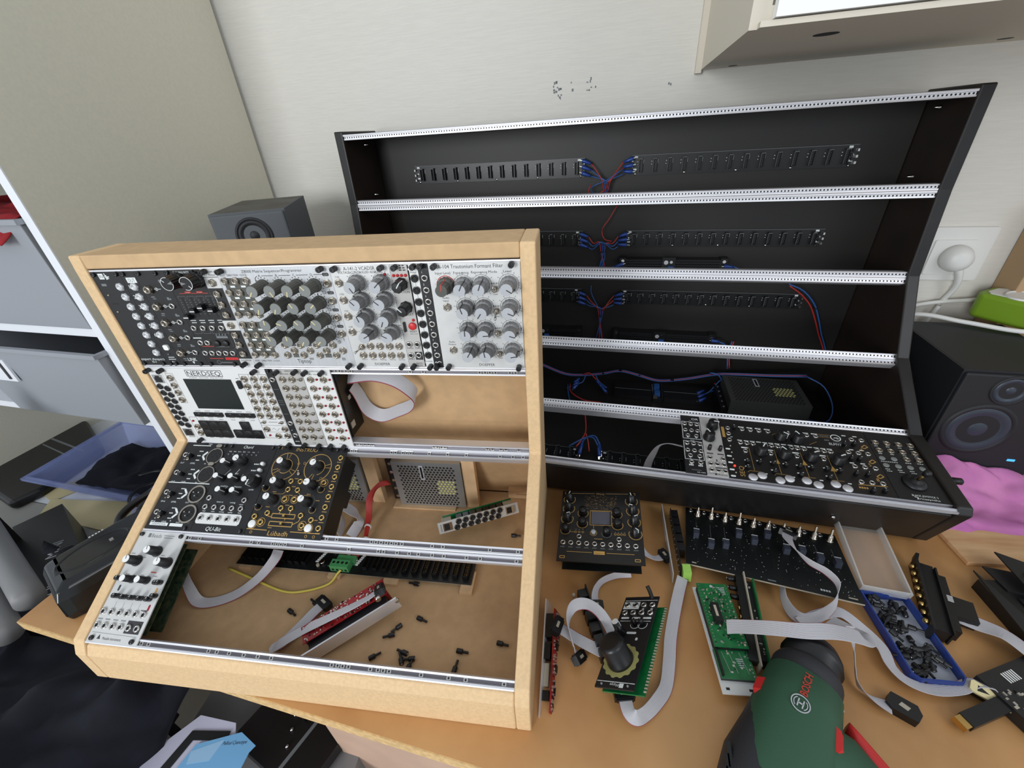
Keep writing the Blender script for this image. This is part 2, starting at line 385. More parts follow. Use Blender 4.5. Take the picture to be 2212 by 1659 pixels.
class Mod:
    """a synthesizer module: origin at the upper left of its panel, x right, y up, z out of the panel"""
    def __init__(s, name, label, T, w, pm, cat='synthesizer module', group=None, h=128.5, v0=2.25, depth=26, board=None, th=1.6, z0=.2):
        s.o = thing(name, label, cat, T, group); s.w = w; s.z = z0+th
        b = MB(); b.m(pm).box((.15, -v0-h, z0), (w-.15, -v0, z0+th)); b.build('front_panel', None, s.o)
        if depth:
            c = MB(); c.m(board or m_pcbk).box((2, -v0-h+10.5, -9), (w-2, -v0-10.5, -7.4)); c.box((4, -v0-h+14, -depth), (w-4, -v0-14, -depth+1.6))
            c.m(m_chip)
            for k in range(5): c.box((5, -22-k*20, -depth+1.6), (min(w-5, 16), -34-k*20, -9))
            c.build('circuit_board', None, s.o)
        s.ink = {}
    def p(s, m):                                   # the print of one colour
        if m not in s.ink: s.ink[m] = MB().m(m)
        return s.ink[m]
    def t(s, txt, u, v, h, m, w=None, rot=0, **k): text(s.p(m), txt, u, -v, s.z+.1, h, w, rot, **k)
    def ln(s, pts, w, m, closed=False): s.p(m).pline([(a, -b) for a, b in pts], w, s.z, closed)
    def arc(s, u, v, r, w, m, a0=0, a1=360): s.p(m).ring((u, -v), r-w/2, r+w/2, s.z, .12, 28, None, math.radians(a0), math.radians(a1))
    def bx(s, u0, v0, u1, v1, m, h=.1, ch=0): s.p(m).box((u0, -v1, s.z), (u1, -v0, s.z+h), None, ch)
    def j(s, kind, pts, name='jack'):
        for u, v in pts: ob(name, JK[kind], s.o, TR(u, -v, s.z, random.random()*.5))
    def k(s, kind, pts):
        for q in pts: knob(s.o, kind, q[0], q[1], q[2] if len(q) > 2 else random.choice((-120, -40, 30, 110)), s.z)
    def led(s, kind, pts):
        for u, v in pts: ob('indicator_light', LEDS[kind], s.o, TR(u, -v, s.z))
    def sc(s, kind, pts):
        for u, v in pts: ob('screw', SW[kind], s.o, TR(u, -v, s.z))
    def tog(s, pts, mini=False, rot=0):
        for q in pts: ob('toggle_switch', TGM if mini else TG, s.o, TR(q[0], -q[1], s.z, math.radians(q[2] if len(q) > 2 else rot)))
    def btn(s, pts, r, m, h=3, n=20):
        for u, v in pts: button(s.o, u, v, r, m, h, z=s.z, n=n)
    def part(s, name, mb): return mb.build(name, None, s.o)
    def ticks(s, u, v, r0, r1, m, n=11, a0=-60, a1=240, w=.35):
        for i in range(n):
            a = math.radians(a0+(a1-a0)*i/(n-1)); s.p(m).line((u+r0*math.cos(a), -v+r0*math.sin(a)), (u+r1*math.cos(a), -v+r1*math.sin(a)), w, s.z)
    def fake(s, u, v, w, h, m, n=None):            # a short word too small to read, as a few dashes
        n = n or max(2, int(w/1.6)); st = w/n
        for i in range(n): s.bx(u-w/2+i*st, v-h/2, u-w/2+i*st+st*.72, v+h/2, m, .08)
    def done(s):
        for m, b in s.ink.items():
            if b.v: b.build('panel_print', None, s.o)
        return s.o

# ---------------------------------------------------------------- rails and cases
def rail(par, L, T, strip=False, nuts=(), front=0):
    """x along the rail, y away from the row towards its outer edge (at 0), z out"""
    prof = [(0, -1.5), (0, 1.6), (-1.2, 1.9), (-3.0, 1.6), (-3.2, -.4), (-3.6, -2.4), (-7.0, -2.4), (-7.2, 0), (-9.2, .3), (-9.6, -.8), (-9.6, -13), (-8.2, -13.2), (-8.0, -4.5), (-1.6, -4.5), (-1.4, -9), (0, -9)]
    if front: prof = [(0, 3)] + [(6, 2.6), (6, -1), (0, -2)][::-1] + prof[4:]
    b = MB(); n = len(prof); b.m(m_alu)
    v = [(0, y, z) for y, z in prof]+[(L, y, z) for y, z in prof]
    b.add(v, [(i, (i+1) % n, n+(i+1) % n, n+i) for i in range(n)]+[tuple(range(n-1, -1, -1)), tuple(range(n, 2*n))])
    b.m(m_aluf).box((.3, -6.9, -2.39), (L-.3, -3.6, -2.2))
    r = b.build('rail', None, par, T)
    if strip:
        s = MB(); s.m(m_alu).box((1, -7.1, -2.3), (L-1, -3.4, -.2)); s.m(m_hole)
        k = int(L/5.08)
        for i in range(k): s.cyl((3+i*5.08, -5.25, -.22), 1.35, .06, 8)
        s.build('threaded_strip', None, r)
    for u in nuts:
        q = MB(); q.m(m_steel).box((-2.4, -7.0, -2.2), (2.4, -3.4, -.5)); q.m(m_hole).cyl((0, -5.2, -.52), 1.25, .06, 8)
        q.build('sliding_nut', None, r, TR(u, 0, 0))
    return r
def profile_panel(name, par, poly, x0, x1, m, me=None, edges=None):
    """a board cut to the (y, z) outline poly, spanning x0..x1; its narrow edges may show another material"""
    b = MB(); n = len(poly); b.m(m)
    v = [(x0, y, z) for y, z in poly]+[(x1, y, z) for y, z in poly]
    b.add(v, [tuple(range(n)), tuple(range(2*n-1, n-1, -1))]); b.m(me or m); k = len(b.v)-2*n
    for i in range(n): j = (i+1) % n; b.f.append([k+j, k+i, k+n+i, k+n+j]); b.mi.append(b.cur); b.sm.append(False)
    o = b.build(name, None, par)
    bv = o.modifiers.new('bevel', 'BEVEL'); bv.width = .0022; bv.segments = 3; bv.limit_method = 'ANGLE'; bv.angle_limit = .6
    return o
def bboard(name, par, a, b_, m, T=None, bev=.0015):
    b = MB(); b.m(m).box(a, b_); o = b.build(name, None, par, T)
    if bev: bv = o.modifiers.new('bevel', 'BEVEL'); bv.width = bev; bv.segments = 2
    return o

# raw MDF case
case = thing('synthesizer_case', 'raw MDF synthesizer case with an upright back half and four rows of rails', 'instrument case', TR(0, 0, 0))
side = [(-10, 0), (-8, 52), (0, 70), (116, 132), (232, 194), (233, 456), (234, 474), (300, 474), (301, 205), (311, 118), (340, 16), (340, 0)]
profile_panel('side_panel', case, side, -MDFW-MDFX, -MDFW, m_mdf, m_mdfedge)
profile_panel('side_panel', case, side, 0, MDFX, m_mdf, m_mdfedge)
bboard('top_panel', case, (-MDFW, 234, 457.6), (0, 300, 474), m_mdf)
bboard('bottom_panel', case, (-MDFW, 2, 2), (0, 330, 16), m_mdfin)
profile_panel('back_panel', case, [(286, 457), (288, 205), (303, 118), (331, 16), (338, 16), (310, 118), (300, 205), (299, 457)], -MDFW, 0, m_mdfin)
profile_panel('front_board', case, [(-10, 0), (-8, 52), (-1, 64), (5, 62), (5, 2), (2, 0)], -MDFW, 0, m_mdfedge, m_mdfedge)
N = {('4', 'b'): [165, 176, 192, 211, 229, 246, 321, 328, 334, 341, 367, 376, 382, 389, 426, 457, 476, 518, 74, 84], ('4', 't'): [75, 90, 167, 178, 198, 204, 210, 216, 240, 305, 345, 352, 370, 386, 398, 416, 431, 460, 477, 522],
     ('3', 'b'): [271, 285, 333, 339, 346, 353, 360, 366, 374, 414, 428, 488, 523], ('3', 't'): [270, 276, 331, 337, 348, 354, 360, 387, 414, 441, 489, 507, 521],
     ('2', 'b'): [279, 284, 290, 296, 302, 394, 399, 405, 410, 471, 478, 490, 497, 515], ('2', 't'): [281, 286, 295, 301, 382, 399, 472, 479, 485, 492, 510, 517], ('1', 't'): [], ('1', 'b'): []}
for r in (1, 2, 3, 4):
    rail(case, MDFW, MR(r) @ TR(0, -.3), nuts=N[(str(r), 't')])
    rail(case, MDFW, MR(r) @ TR(0, -132.9) @ Matrix.Scale(-1, 4, (0, 1, 0)), nuts=N[(str(r), 'b')])

# black case
bcase = thing('synthesizer_case', 'tall black stained synthesizer case with five rows of rails against the wall', 'instrument case', WB)
bs = [(-278, 0), (-294, 14), (-328, 103), (-322, 113), (-190, 131), (-86, 212), (-22, 330), (-7, 458), (-3, 590), (126, 590), (126, 0)]
profile_panel('side_panel', bcase, bs, -BW-18, -BW, m_blkbrown, m_blkwood); profile_panel('side_panel', bcase, bs, 0, 18, m_blkbrown, m_blkwood)
bboard('back_panel', bcase, (-BW, 114, 4), (0, 125, 586), m_blkin)
bboard('top_panel', bcase, (-BW, 13, 574), (0, 114, 585), m_blkwood)
bboard('bottom_panel', bcase, (-BW, -280, 3), (0, 114, 14), m_blkin)
profile_panel('front_board', bcase, [(-280, 3), (-293, 14), (-325, 98), (-316, 98), (-284, 16), (-270, 3)], -BW, 0, m_blkwood)
for r in range(1, 6):
    rail(bcase, BW, rowM(PB[r-1], PB[r], -BW) @ TR(0, -.3), strip=True)
    h = math.dist(PB[r-1], PB[r])
    T = rowM(PB[r-1], PB[r], -BW) @ TR(0, -h+.3) @ Matrix.Scale(-1, 4, (0, 1, 0))
    rail(bcase, BW, T, strip=(r < 5), front=(r == 5))
for y, z in ((60, 565), (60, 470)):
    for x in (-BW+6, -6):
        q = MB(); q.m(m_steel).lathe([(3, 0), (3, 1), (1.5, 5), (0, 9)], Matrix.Rotation(pi/2*(1 if x < -500 else -1), 4, 'Y'), 10); q.build('screw', None, bcase, TR(x, y, z))
q = MB(); q.m(m_kblk).lathe([(5, 0), (5, 14), (3, 16), (0, 16)], Matrix.Rotation(pi/2, 4, 'Y'), 14); q.build('latch_pin', None, bcase, TR(18, -268, 112))
q = MB(); q.m(m_steel).lathe([(3.5, 0), (2.5, 2), (0, 2.4)], TR(0, 0, 0, 0, pi/2), 12); q.build('screw', None, bcase, TR(-120, -308, 50))
# ================================================================ modules in the raw MDF case
U = lambda n, a, st: [a+i*st for i in range(n)]
G1 = 'modules mounted in the raw MDF case'
# --- row 1
a = Mod('synthesizer_module', 'black module with eight jacks and a white IN sticker, leftmost of the top row', MR(1, 0), 40.6, m_pblk, group=G1)
a.j('dome', [(32.5, v) for v in U(8, 21.2, 12.9)]); a.led('brass', [(9, 31.4), (9, 53.4)])
a.bx(9.5, 4.5, 16.5, 11.5, m_wink); a.t('IN', 13, 8, 4, m_ink); a.s = 0
for i in range(4): a.bx(18.5+i*1.4, 4+i*2.2, 19.6+i*1.4, 12-i*.4, m_wink)
a.bx(17.5, 8, 24, 9, m_wink); a.t('expert sleepers', 20.5, 121.3, 3.6, m_wink, 36); a.t('ES-3', 21, 125.6, 2.8, m_wink)
a.bx(7, 17, 14, 20, m_tink); a.bx(7, 42, 16, 44, m_hole)
a.sc('cap', [(4.3, 5.4), (36, 5.4), (4.3, 128), (34, 128)]); a.done()
a = Mod('synthesizer_module', 'narrow black module with a white OUT sticker and six numbered jacks', MR(1, 40.6), 20.4, m_pblk, group=G1)
a.j('dome', [(11.9, v) for v in U(6, 21.4, 12.85)])
for i in range(6): a.t(str(i+1), 4.2, 21.4+i*12.85, 5, m_wink)
a.bx(5.3, 10, 18.5, 16.6, m_wink); a.t('OUT', 11.9, 13.3, 4.4, m_ink, 9.5)
a.bx(8.2, 99.8, 15.4, 107, m_wcap, 2.4, 1.2); a.led('grey', [(9.1, 113.8)])
a.fake(10.5, 118.6, 9, 1.1, m_wink); a.fake(10.5, 121.6, 11, 1.1, m_wink); a.t('ES-6', 10.5, 125.4, 2.2, m_wink)
a.sc('cap', [(5, 5.4), (5, 128), (13, 128)]); a.done()
a = Mod('synthesizer_module', 'black module with a column of five large nutted jacks', MR(1, 61), 40.6, m_pblk, group=G1)
for i, v in enumerate((25, 46.9, 68.6, 90, 111)):
    ob('jack', JK['big'], a.o, TR(10.8, -v, 1.8))
    a.ln([(16.5, v), (17.8, v)], .5, m_wink); a.ln([(22, v), (26, v)], .5, m_wink); a.arc(19.8, v, 1.7, .5, m_wink); a.ln([(19, v+1), (20.6, v-1)], .5, m_wink)
    a.bx(7+(i % 2)*2, v+9, 12+(i % 2)*2, v+10.4, m_tink); a.bx(8, v+11.6, 13, v+12.6, m_tink); a.bx(28, v-11.5, 31, v-8, m_tink); a.bx(31.4, v-10.2, 33.4, v-8, m_tink)
a.j('round', [(30.5, v) for v in (46.6, 67.9, 89.4, 110.8)])
a.t('LINK', 20.2, 121.5, 5, m_wink, 13); a.p(m_wink).prism([(18.5, -124.8), (20.3, -128.4), (22, -124.8)], 1.8, 1.9)
a.sc('cap', [(6, 5.4), (29.3, 5.4), (5.5, 128), (30.5, 128)]); a.done()
a = Mod('synthesizer_module', 'black pattern module with two big knobs above four white-capped sliders', MR(1, 101.6), 49.3, m_pblk2, group=G1)
d = -5.1
for u_, g_ in ((17.6, -50), (42.4, 140)): knob(a.o, 'pat', u_+d+3.4, 14, g_, a.z)

for i, u in enumerate((14.5, 27, 39.6, 52.3)):
    u += d-1; a.bx(u-.6, 36, u+.6, 61.5, m_hole, .15)
    v = (56.2, 48.1, 43.7, 47.4)[i]+3; q = MB(); q.m(m_kblk).box((u-3.2, -v-4, 1.8), (u+3.2, -v+2.6, 9)); q.m(m_wcap).box((u-3.2, -v-1.1, 9), (u+3.2, -v, 9.5)); a.part('slider_cap', q)
    for s_ in (-3.4, 3.4):
        for kk in range(7): a.bx(u+s_-.9, 39+kk*3, u+s_+.9, 39.6+kk*3, m_tink)
    a.fake(u+1, 66, 8, 1.1, m_wink); a.fake(u+1, 69, 7, 1.1, m_wink)
    a.ln([(u-5, 38), (u-5, 34.5), (u+5, 34.5), (u+5, 38)], .3, m_tink); a.ln([(u-5, 79), (u-5, 84), (u+5, 84), (u+5, 79)], .3, m_tink)
a.bx(8, 30.6, 47, 31.3, m_redk); a.bx(16, 28.4, 24, 31.2, m_redk); a.bx(32, 28.4, 40, 31.2, m_redk); a.t('Length', 20, 29.8, 1.6, m_wink); a.t('Density', 36, 29.8, 1.6, m_wink)
a.j('round', [(10.6+d, 76.2), (23.6+d, 76.2), (36.6+d, 76.2), (49.6+d, 76.2)]); a.j('round', [(10+d, 96.8), (20+d, 96.8)]+[(u+d, 111.7) for u in (9.8, 19.8, 30, 40, 50)])
a.btn([(33.5+d, 97.6), (46+d, 97.6)], 4.2, m_pblk, 2.4)
a.t('EVOLVING PATTERNS', 26, 5.2, 2.6, m_wink, 26); a.fake(8+d, 90.3, 12, 1.6, m_wink); a.bx(31, 87.6, 47, 90.6, m_tink)
for i in range(4): a.fake(33.5+i*4.2, 89.1, 1.6, 1.4, m_wink, 1); a.led('grey', [(33.5+i*4.2, 85.6)])
a.bx(30, 118.4, 48.5, 122, m_red); a.t('Random  Gate', 39.4, 120.2, 1.9, m_ink); a.fake(17, 120, 20, 1.2, m_redk)
a.arc(18, 125.6, 2.6, .5, m_tink); a.fake(30, 125.9, 17, 1.5, m_tink); a.fake(13, 102.3, 17, 1.1, m_redk); a.fake(34, 102.6, 18, 1.1, m_tink)
a.sc('cap', [(5, 5), (38, 5), (5, 128), (40, 128)]); a.done()
a = Mod('synthesizer_module', 'narrow buffered multiple with eight jacks, black with two white jack squares', MR(1, 150.9), 20, m_psil, group=G1)
a.bx(.3, 26, 19.7, 66.5, m_pblk); a.bx(.3, 80, 19.7, 120, m_pblk)
a.bx(.3, 11.4, 19.7, 12, m_pblk); a.bx(.3, 25.2, 19.7, 26, m_pblk)
a.j('hex', [(10.1, v) for v in (18.5, 32.3, 45.5, 58.9, 73, 86.2, 99.6, 112.8)])
for v in (39, 93): a.ln([(4, v-6), (5.5, v), (4.5, v+9)], .5, m_wink); a.arc(4.5, v+11, 1.2, .5, m_wink)
a.t('A-180-3', 13, 5.2, 2.2, m_ink); a.t('Buff. Multiple', 10, 9, 2, m_ink, 15); a.t('DOEPFER', 10, 122.5, 2.6, m_ink, 15)
a.sc('thumb', [(6.5, 4.6), (7, 127.2)]); a.done()
a = Mod('synthesizer_module', 'wide silver sequencer module with sixteen dark grey knobs in a square', MR(1, 170.9), 142.1, m_pz, group=G1)
for c in (0, 1):
    b0 = 16.9 if c == 0 else 72
    a.p(m_kdark).box((5, -b0-43.5, 1.8), (37, -b0+3.5, 1.88))
    a.j('hex', [(u, b0+dv) for dv in (0, 14, 28, 41.8) for u in (7.2, 21, 35)])
    for k in range(3):
        for u in (14, 28): a.bx(u-3, b0+5.6+k*14, u+3, b0+7.9+k*14, m_wink)
KX = (53.5, 75, 96.6, 118.2); KV = (24.5, 45, 65.6, 86)
for i in range(4):
    for k in range(4):
        ang = ((-145, 215-60, 195, -40), (200, 205, -25, 50), (5, -65, -38, -38), (-18, 0, 215, -220+90))[i][k]
        knob(a.o, 'tip', KX[k]+1.4, KV[i]-1, ang, 1.8)
        a.ticks(KX[k]+1.4, KV[i]-1, 9.2, 10.6, m_ink, 13, -50, 230, .9)
        a.ln([(KX[k]+1, KV[i]+9), (KX[k]+1, KV[i]+12)], 1.2, m_ink)
        if k < 3: a.ln([(KX[k]+10, KV[i]+1), (KX[k]+12, KV[i]+1)], .8, m_ink)
    a.ln([(129.5, KV[i]-2), (131.5, KV[i]-2)], .7, m_ink); a.ln([(128+1.4+6, KV[i]+4), (135.8, KV[i]+8)], .5, m_ink)
a.j('hex', [(135.8, v) for v in (21.8, 42.6, 63.5, 84.4)]+[(u, 99.8) for u in (54, 75.4, 97.4, 119.1)]+[(u, 107.5) for u in (64.4, 86.4, 108.4, 130.4)]+[(u, 113.9) for u in (53.1, 75.6, 97.8, 120)])
a.led('ring', [(128.7, v) for v in (32.3, 53.4, 74.7, 95.7)])
for i, v in enumerate((11.6, 33, 54, 75)): a.bx(131.8, v-1.9, 139.8, v+1.9, m_ink, .1, 1); a.t('CV'+str(i+1), 135.8, v, 2.2, m_wink)
for i, u in enumerate((64.7, 86.2, 108)): a.bx(u-4, 98.2, u+4, 101.6, m_ink, .1, 1); a.t('CV'+'ABC'[i], u, 99.9, 2, m_wink)
a.bx(60, 112, 68, 117.5, m_kdark); a.bx(104, 112, 113, 117.5, m_kdark); a.t('RST CLK', 64.5, 115.5, 1.8, m_wink); a.t('RST CLK', 108.6, 115.5, 1.8, m_wink)
for i in range(4): a.t('ABCD'[i], 53+i*21.8, 11.4, 3, m_ink); a.ln([(56+i*21.8, 11.6), (70.5+i*21.8, 11.6)], .6, m_ink)
a.ln([(46.5, 20), (47, 14.5), (50, 11.8)], .7, m_ink); a.ln([(46, 33), (46, 40)], .4, m_ink)
a.t('Z8000 Matrix Sequencer/Programmer', 70.5, 6, 3.4, m_ink, 76); a.t('RESET · DIRECTION · CLOCK', 20.5, 10, 2.4, m_ink, 35); a.t('RESET · DIRECTION · CLOCK', 20.5, 122.6, 2.4, m_ink, 35)
a.t('Tiptop', 72.6, 122.6, 5.6, m_ink, 19); a.fake(84, 119.5, 6, 3, m_kgrey, 4); a.fake(128, 119.5, 5, 4, m_kgrey, 3)
a.sc('thumb', [(7.7, 4.8), (133, 4.8), (7.5, 128), (134, 128)]); a.done()
a = Mod('synthesizer_module', 'silver module with eight grey knobs in two columns and nine jacks below', MR(1, 313), 71, m_psil, group=G1)
a.j('hex', [(7.8, v) for v in (21.6, 41.9, 62, 82.2)]+[(u, 101.2) for u in (26.1, 38.5, 51, 63.1)]+[(u, 113.6) for u in (14, 26.3, 38.7, 50.8, 63)])
AN = ((150, 48), (-42, -48), (-5-10, 205), (62, -60))
for i in range(4):
    for k in range(2):
        u, v = (28.5, 57.5)[k]+(0.6*i if k == 0 else .3*i), (22.5, 42.3, 62.2, 82.3)[i]
        knob(a.o, 'doe', u+1.5, v-1, AN[i][k]); a.arc(u+1.5, v-1, 10.6, .25, m_ink, -50, 230)
        for q in range(11):
            an = math.radians(-50+28*q); a.bx(u+1.5+12.6*math.cos(an)-.5, v-1-12.6*math.sin(an)-.5, u+1.5+12.6*math.cos(an)+.5, v-1-12.6*math.sin(an)+.5, m_tink)
    a.t('CV'+'ADSR'[i], 7, (14.8, 35, 55.5, 75.8)[i], 2, m_ink); a.ln([(12.6, (21.6, 41.9, 62, 82.2)[i]), (18, (21.6, 41.9, 62, 82.2)[i])], .25, m_ink)
a.t('A-141-2 VCADSR', 35.4, 5.6, 4.2, m_ink, 37); a.t('VOLTAGE CONTROLLED ADSR/LFO', 35.6, 9.9, 2.8, m_ink, 53); a.t('DOEPFER', 36, 126.2, 3.6, m_ink, 20)
a.t('A', 68, 13, 2.6, m_ink); a.t('R', 69, 74, 2.6, m_ink)
for i, u in enumerate((14, 26.3, 38.7, 50.8, 63)): a.t(('Comm.CV', 'Gate', 'Retrig.', 'Times Out', 'Inv.Out')[i], u, 120, 1.5, m_ink, 8)
a.led('red', [(64.5, 12.8)]); a.tog([(15, 102, -60)])
a.sc('thumb', [(7.5, 5), (62.5, 5), (7.5, 128), (62.5, 128)]); a.done()
a = Mod('synthesizer_module', 'narrow silver module with two black knobs and a round red RESET button', MR(1, 384), 20.3, m_pgrey, group=G1)
a.k('rm', [(10.8, 24, 35), (11.2, 51.5, -45)]); a.led('bred', [(3.4, 14.5), (7.9, 14.5), (12.5, 14.5), (17.2, 14.5), (16.5, 67.4)])
a.btn([(14.2, 74.9)], 4.6, m_red, 2.6); q = MB(); q.m(m_kblk).box((3.2, -82, 1.8), (5.8, -69.5, 4), None, .5); a.part('card_slot', q)
a.j('round', [(5.6, 98.6), (15.7, 98.6), (5.1, 113.4)]); a.bx(10.4, 109, 19.6, 119.8, m_pblk); a.j('round', [(15, 113.3)])
a.t('STATION', 11, 33.5, 3, m_ink, 15); a.t('START', 12, 60.6, 3, m_ink, 12); a.t('RESET', 14, 82, 2.2, m_ink, 9); a.t('hold to save', 14, 85, 1.2, m_ink, 9)
a.t('STATION', 5.6, 104, 1.8, m_ink, 8); a.t('START', 15.7, 104, 1.8, m_ink, 7.5); a.t('RESET', 5.2, 119, 2, m_ink, 7.6); a.t('OUT', 15, 118, 2, m_wink, 6)
a.t('RADIO', 14, 124.8, 2.4, m_ink, 8); a.t('MUSIC', 14, 127.9, 2.4, m_ink, 8); a.fake(14.5, 3.7, 7, 1.3, m_ink, 2); a.fake(14.8, 6.3, 8, 1.3, m_ink, 2); a.fake(15, 8.8, 8.5, 1.3, m_ink, 2)
a.sc('thumb', [(7.2, 5), (6.6, 128)]); a.done()
a = Mod('synthesizer_module', 'narrow silver multiple with eight black-ringed jacks, between radio and black multiple', MR(1, 405.8), 10.6, m_pwhite, group=G1)
a.j('knurl', [(5.4, v) for v in U(8, 18, 13.6)]); a.ln([(5.4, 22), (5.4, 112)], .3, m_ink)
a.t('Multipl.', 5, 11.4, 2, m_ink, 7.5); a.t('A-180', 5, 8.4, 1.8, m_ink); a.t('DOEPFER', 5, 122, 1.7, m_ink, 8.5); a.sc('thumb', [(6.6, 4.6), (6.4, 128.2)]); a.done()
a = Mod('synthesizer_module', 'narrow black multiple with eight numbered silver jacks', MR(1, 416.5), 11.6, m_pblk, group=G1)
a.j('round', [(6.1, v) for v in U(8, 17.9, 13.6)])
for i in range(8): a.t(str(i+1), 3.8, 11.6+i*13.6, 2.2, m_wink)
a.t('MULTIPLE', 6, 8.2, 2.2, m_tink, 9.6); a.ln([(1.5, 124), (3, 122.4), (4, 124), (7, 122), (9.8, 123.4)], .7, m_wink); a.sc('thumb', [(4.2, 4.6), (4.2, 128.3)]); a.done()
a = Mod('synthesizer_module', 'wide silver module at the top right with thirteen knobs, one red lined', MR(1, 428.2), 101, m_psil, group=G1)
for i, v in enumerate((26.5, 52.5, 79, 105.5)):
    for k, u in enumerate((37.3, 57.9, 87.6)):
        ang = ((28, 22, 122), (-15, 215, 112), (2, 85, 105), (32, -8, 80))[i][k]
        knob(a.o, 'doe', u, v, ang); a.arc(u, v, 11, .35, m_ink, -50, 230); a.ticks(u, v, 11, 12.4, m_ink, 11, -50, 230, .3)
        for q in range(11):
            an = math.radians(-50+28*q); a.bx(u+13.6*math.cos(an)-.4, v-13.6*math.sin(an)-.5, u+13.6*math.cos(an)+.4, v-13.6*math.sin(an)+.5, m_tink)
    a.t(str(i+1), 100-1.4, v+.6, 4, m_ink); a.t('Band', 71.5, v-1, 2, m_ink, 6.5); a.t('Low', 72.5, v+11, 2, m_ink, 4.6); a.ln([(98, v+.5), (101-4, v+.5)], .3, m_ink)
    a.tog([(71.9, v+5.2 if i != 1 else v+4.5, 180 if i != 1 else 0)])
knob(a.o, 'doered', 17.6, 26.5, 5); a.arc(17.6, 26.5, 11.5, 1.0, m_pwhite, -50, 230); a.ticks(17.6, 26.5, 11.5, 12.8, m_ink, 11, -50, 230, .3); a.arc(17.6, 26.5, 10.3, .9, m_redk, 10, 200)
a.j('hex', [(15.6, 51.9), (15.7, 106)])
a.t('A-104 Trautonium Formant Filter', 46.5, 6, 4.4, m_ink, 72); a.t('Input Level', 15.5, 13, 2.8, m_ink, 17); a.t('Frequency', 36, 12.9, 2.8, m_ink, 17); a.t('Resonance', 56, 12.7, 2.8, m_ink, 17.5); a.t('Mode', 71, 12.6, 2.8, m_ink, 9.5); a.t('Level', 86.8, 12.4, 2.8, m_ink, 8.6)
a.t('Audio', 15, 41, 2.3, m_ink); a.t('Input', 15, 44.4, 2.3, m_ink); a.t('Audio', 15, 95.4, 2.3, m_ink); a.t('Output', 15, 98.6, 2.3, m_ink); a.t('DOEPFER', 55, 126, 3.6, m_ink, 19)
a.sc('thumb', [(7.5, 5), (92, 4.6), (7.5, 128), (94, 128.2)]); a.done()

# --- row 2
a = Mod('synthesizer_module', 'narrow silver module with two network sockets and a zigzag of fourteen jacks', MR(2, 1.5), 20.3, m_pwhite, group=G1)
a.j('knurl', [(6.8, v) for v in U(7, 31.9, 10.75)]+[(17, v) for v in U(7, 35.3, 10.7)])
for v in (19.6, 113): q = MB(); q.m(m_steel).box((3, -v-6.6, 1.8), (18, -v+6.6, 2.6)); q.m(m_hole).box((5.2, -v-5, 2.6), (15.8, -v+2.4, 2.9)); q.box((7.6, -v+2.4, 2.6), (13.4, -v+5, 2.9)); a.part('network_socket', q)
a.fake(12, 8, 12, 1.1, m_tink); a.fake(12, 122, 11, 1.6, m_tink); a.sc('thumb', [(4, 5)]); a.done()
a = Mod('synthesizer_module', 'wide white sequencer module with a large dark screen and black buttons', MR(2, 22), 159.2, m_pwhite, group=G1)
b = MB(); b.m(m_screen).box((29, -68.6, 1.8), (102.4, -19.3, 2.3)); a.part('screen', b)
a.j('hex', [(10.4, v) for v in (17.7, 29.7, 41.6, 53.7)]+[(11.6, 101.8), (11.8, 113)])
a.j('hex', [(u, v) for v in (17.6, 29.6, 41.7, 53.7, 65.9, 77.8) for u in (124.4, 138.7, 152.9)]+[(124.7, 102.4), (153.5, 101.6), (139, 114.2), (153.5, 113.8)])
a.tog([(124.8, 90, 160), (152.4, 90, 160)], True); a.led('red', [(8.8, 91.3), (125.3, 113.8)])
a.ln([(5, 11), (16, 11), (16, 59.5), (5, 59.5)], .35, m_ink, True); a.ln([(4.5, 84.5), (17, 84.5), (17, 119.5), (4.5, 119.5)], .35, m_ink, True)
for i, v in enumerate((23.5, 35.4, 47.3)): a.ln([(5, v), (16, v)], .3, m_ink)
a.ln([(117.6, 11), (158, 11), (158, 119), (117.6, 119)], .4, m_ink, True); a.ln([(131.6, 11), (131.6, 84), (145.8, 84), (145.8, 11)], .35, m_ink)
for v in U(6, 23.6, 12.1):
    for u in (124.4, 138.7, 152.4): a.fake(u, v, 7, .8, m_ink)
    a.ln([(131.6, v+1), (145.8, v+1)], .3, m_ink)
a.ln([(117.6, 96), (158, 96)], .35, m_ink); a.ln([(117.6, 108), (158, 108)], .35, m_ink); a.fake(139, 90, 14, .9, m_ink, 9)
a.ln([(132, 104), (135.5, 100.6), (138, 103.8), (141, 105), (144, 101), (146, 102)], .3, m_ink)
def keys(us, vs, w, h):
    for u in us:
        for v in vs:
            q = MB(); q.m(m_kblk).box((u-w/2, -v-h/2, 1.8), (u+w/2, -v+h/2, 3.6), None, .6); q.lathe([(min(w, h)*.42, 3.6), (min(w, h)*.36, 3.9), (0, 3.75)], TR(u, -v), 14, True, False); a.part('push_button', q)
keys(U(3, 25.4, 15.5), (97.6, 112.7), 15, 14.6); keys((92.1,), (97.6,), 15, 14.6); keys(U(3, 76.2, 15.4), (112.7,), 15, 14.6)
keys(U(3, 25.2, 15.6), (78.8,), 15.3, 7); keys(U(3, 76.2, 15.6), (78.8,), 15.3, 7)
for u in U(3, 25.2, 15.6)+U(3, 76.2, 15.6): a.fake(u, 73.2, 9, .8, m_ink); a.fake(u, 84.4, 9, .8, m_ink); a.fake(u, 88, 7, .8, m_ink)
for u in U(3, 25.2, 15.6): a.fake(u, 122.2, 6, .8, m_ink)
a.ln([(37.8, 5.4), (92.6, 5.4), (92.6, 14.8), (37.8, 14.8)], .7, m_ink, True); a.t('NERDSEQ', 65.2, 10.1, 7.4, m_ink, 51); a.t('HYBRID  TRACKER  SEQUENCER', 66, 17, 1.4, m_ink, 52)
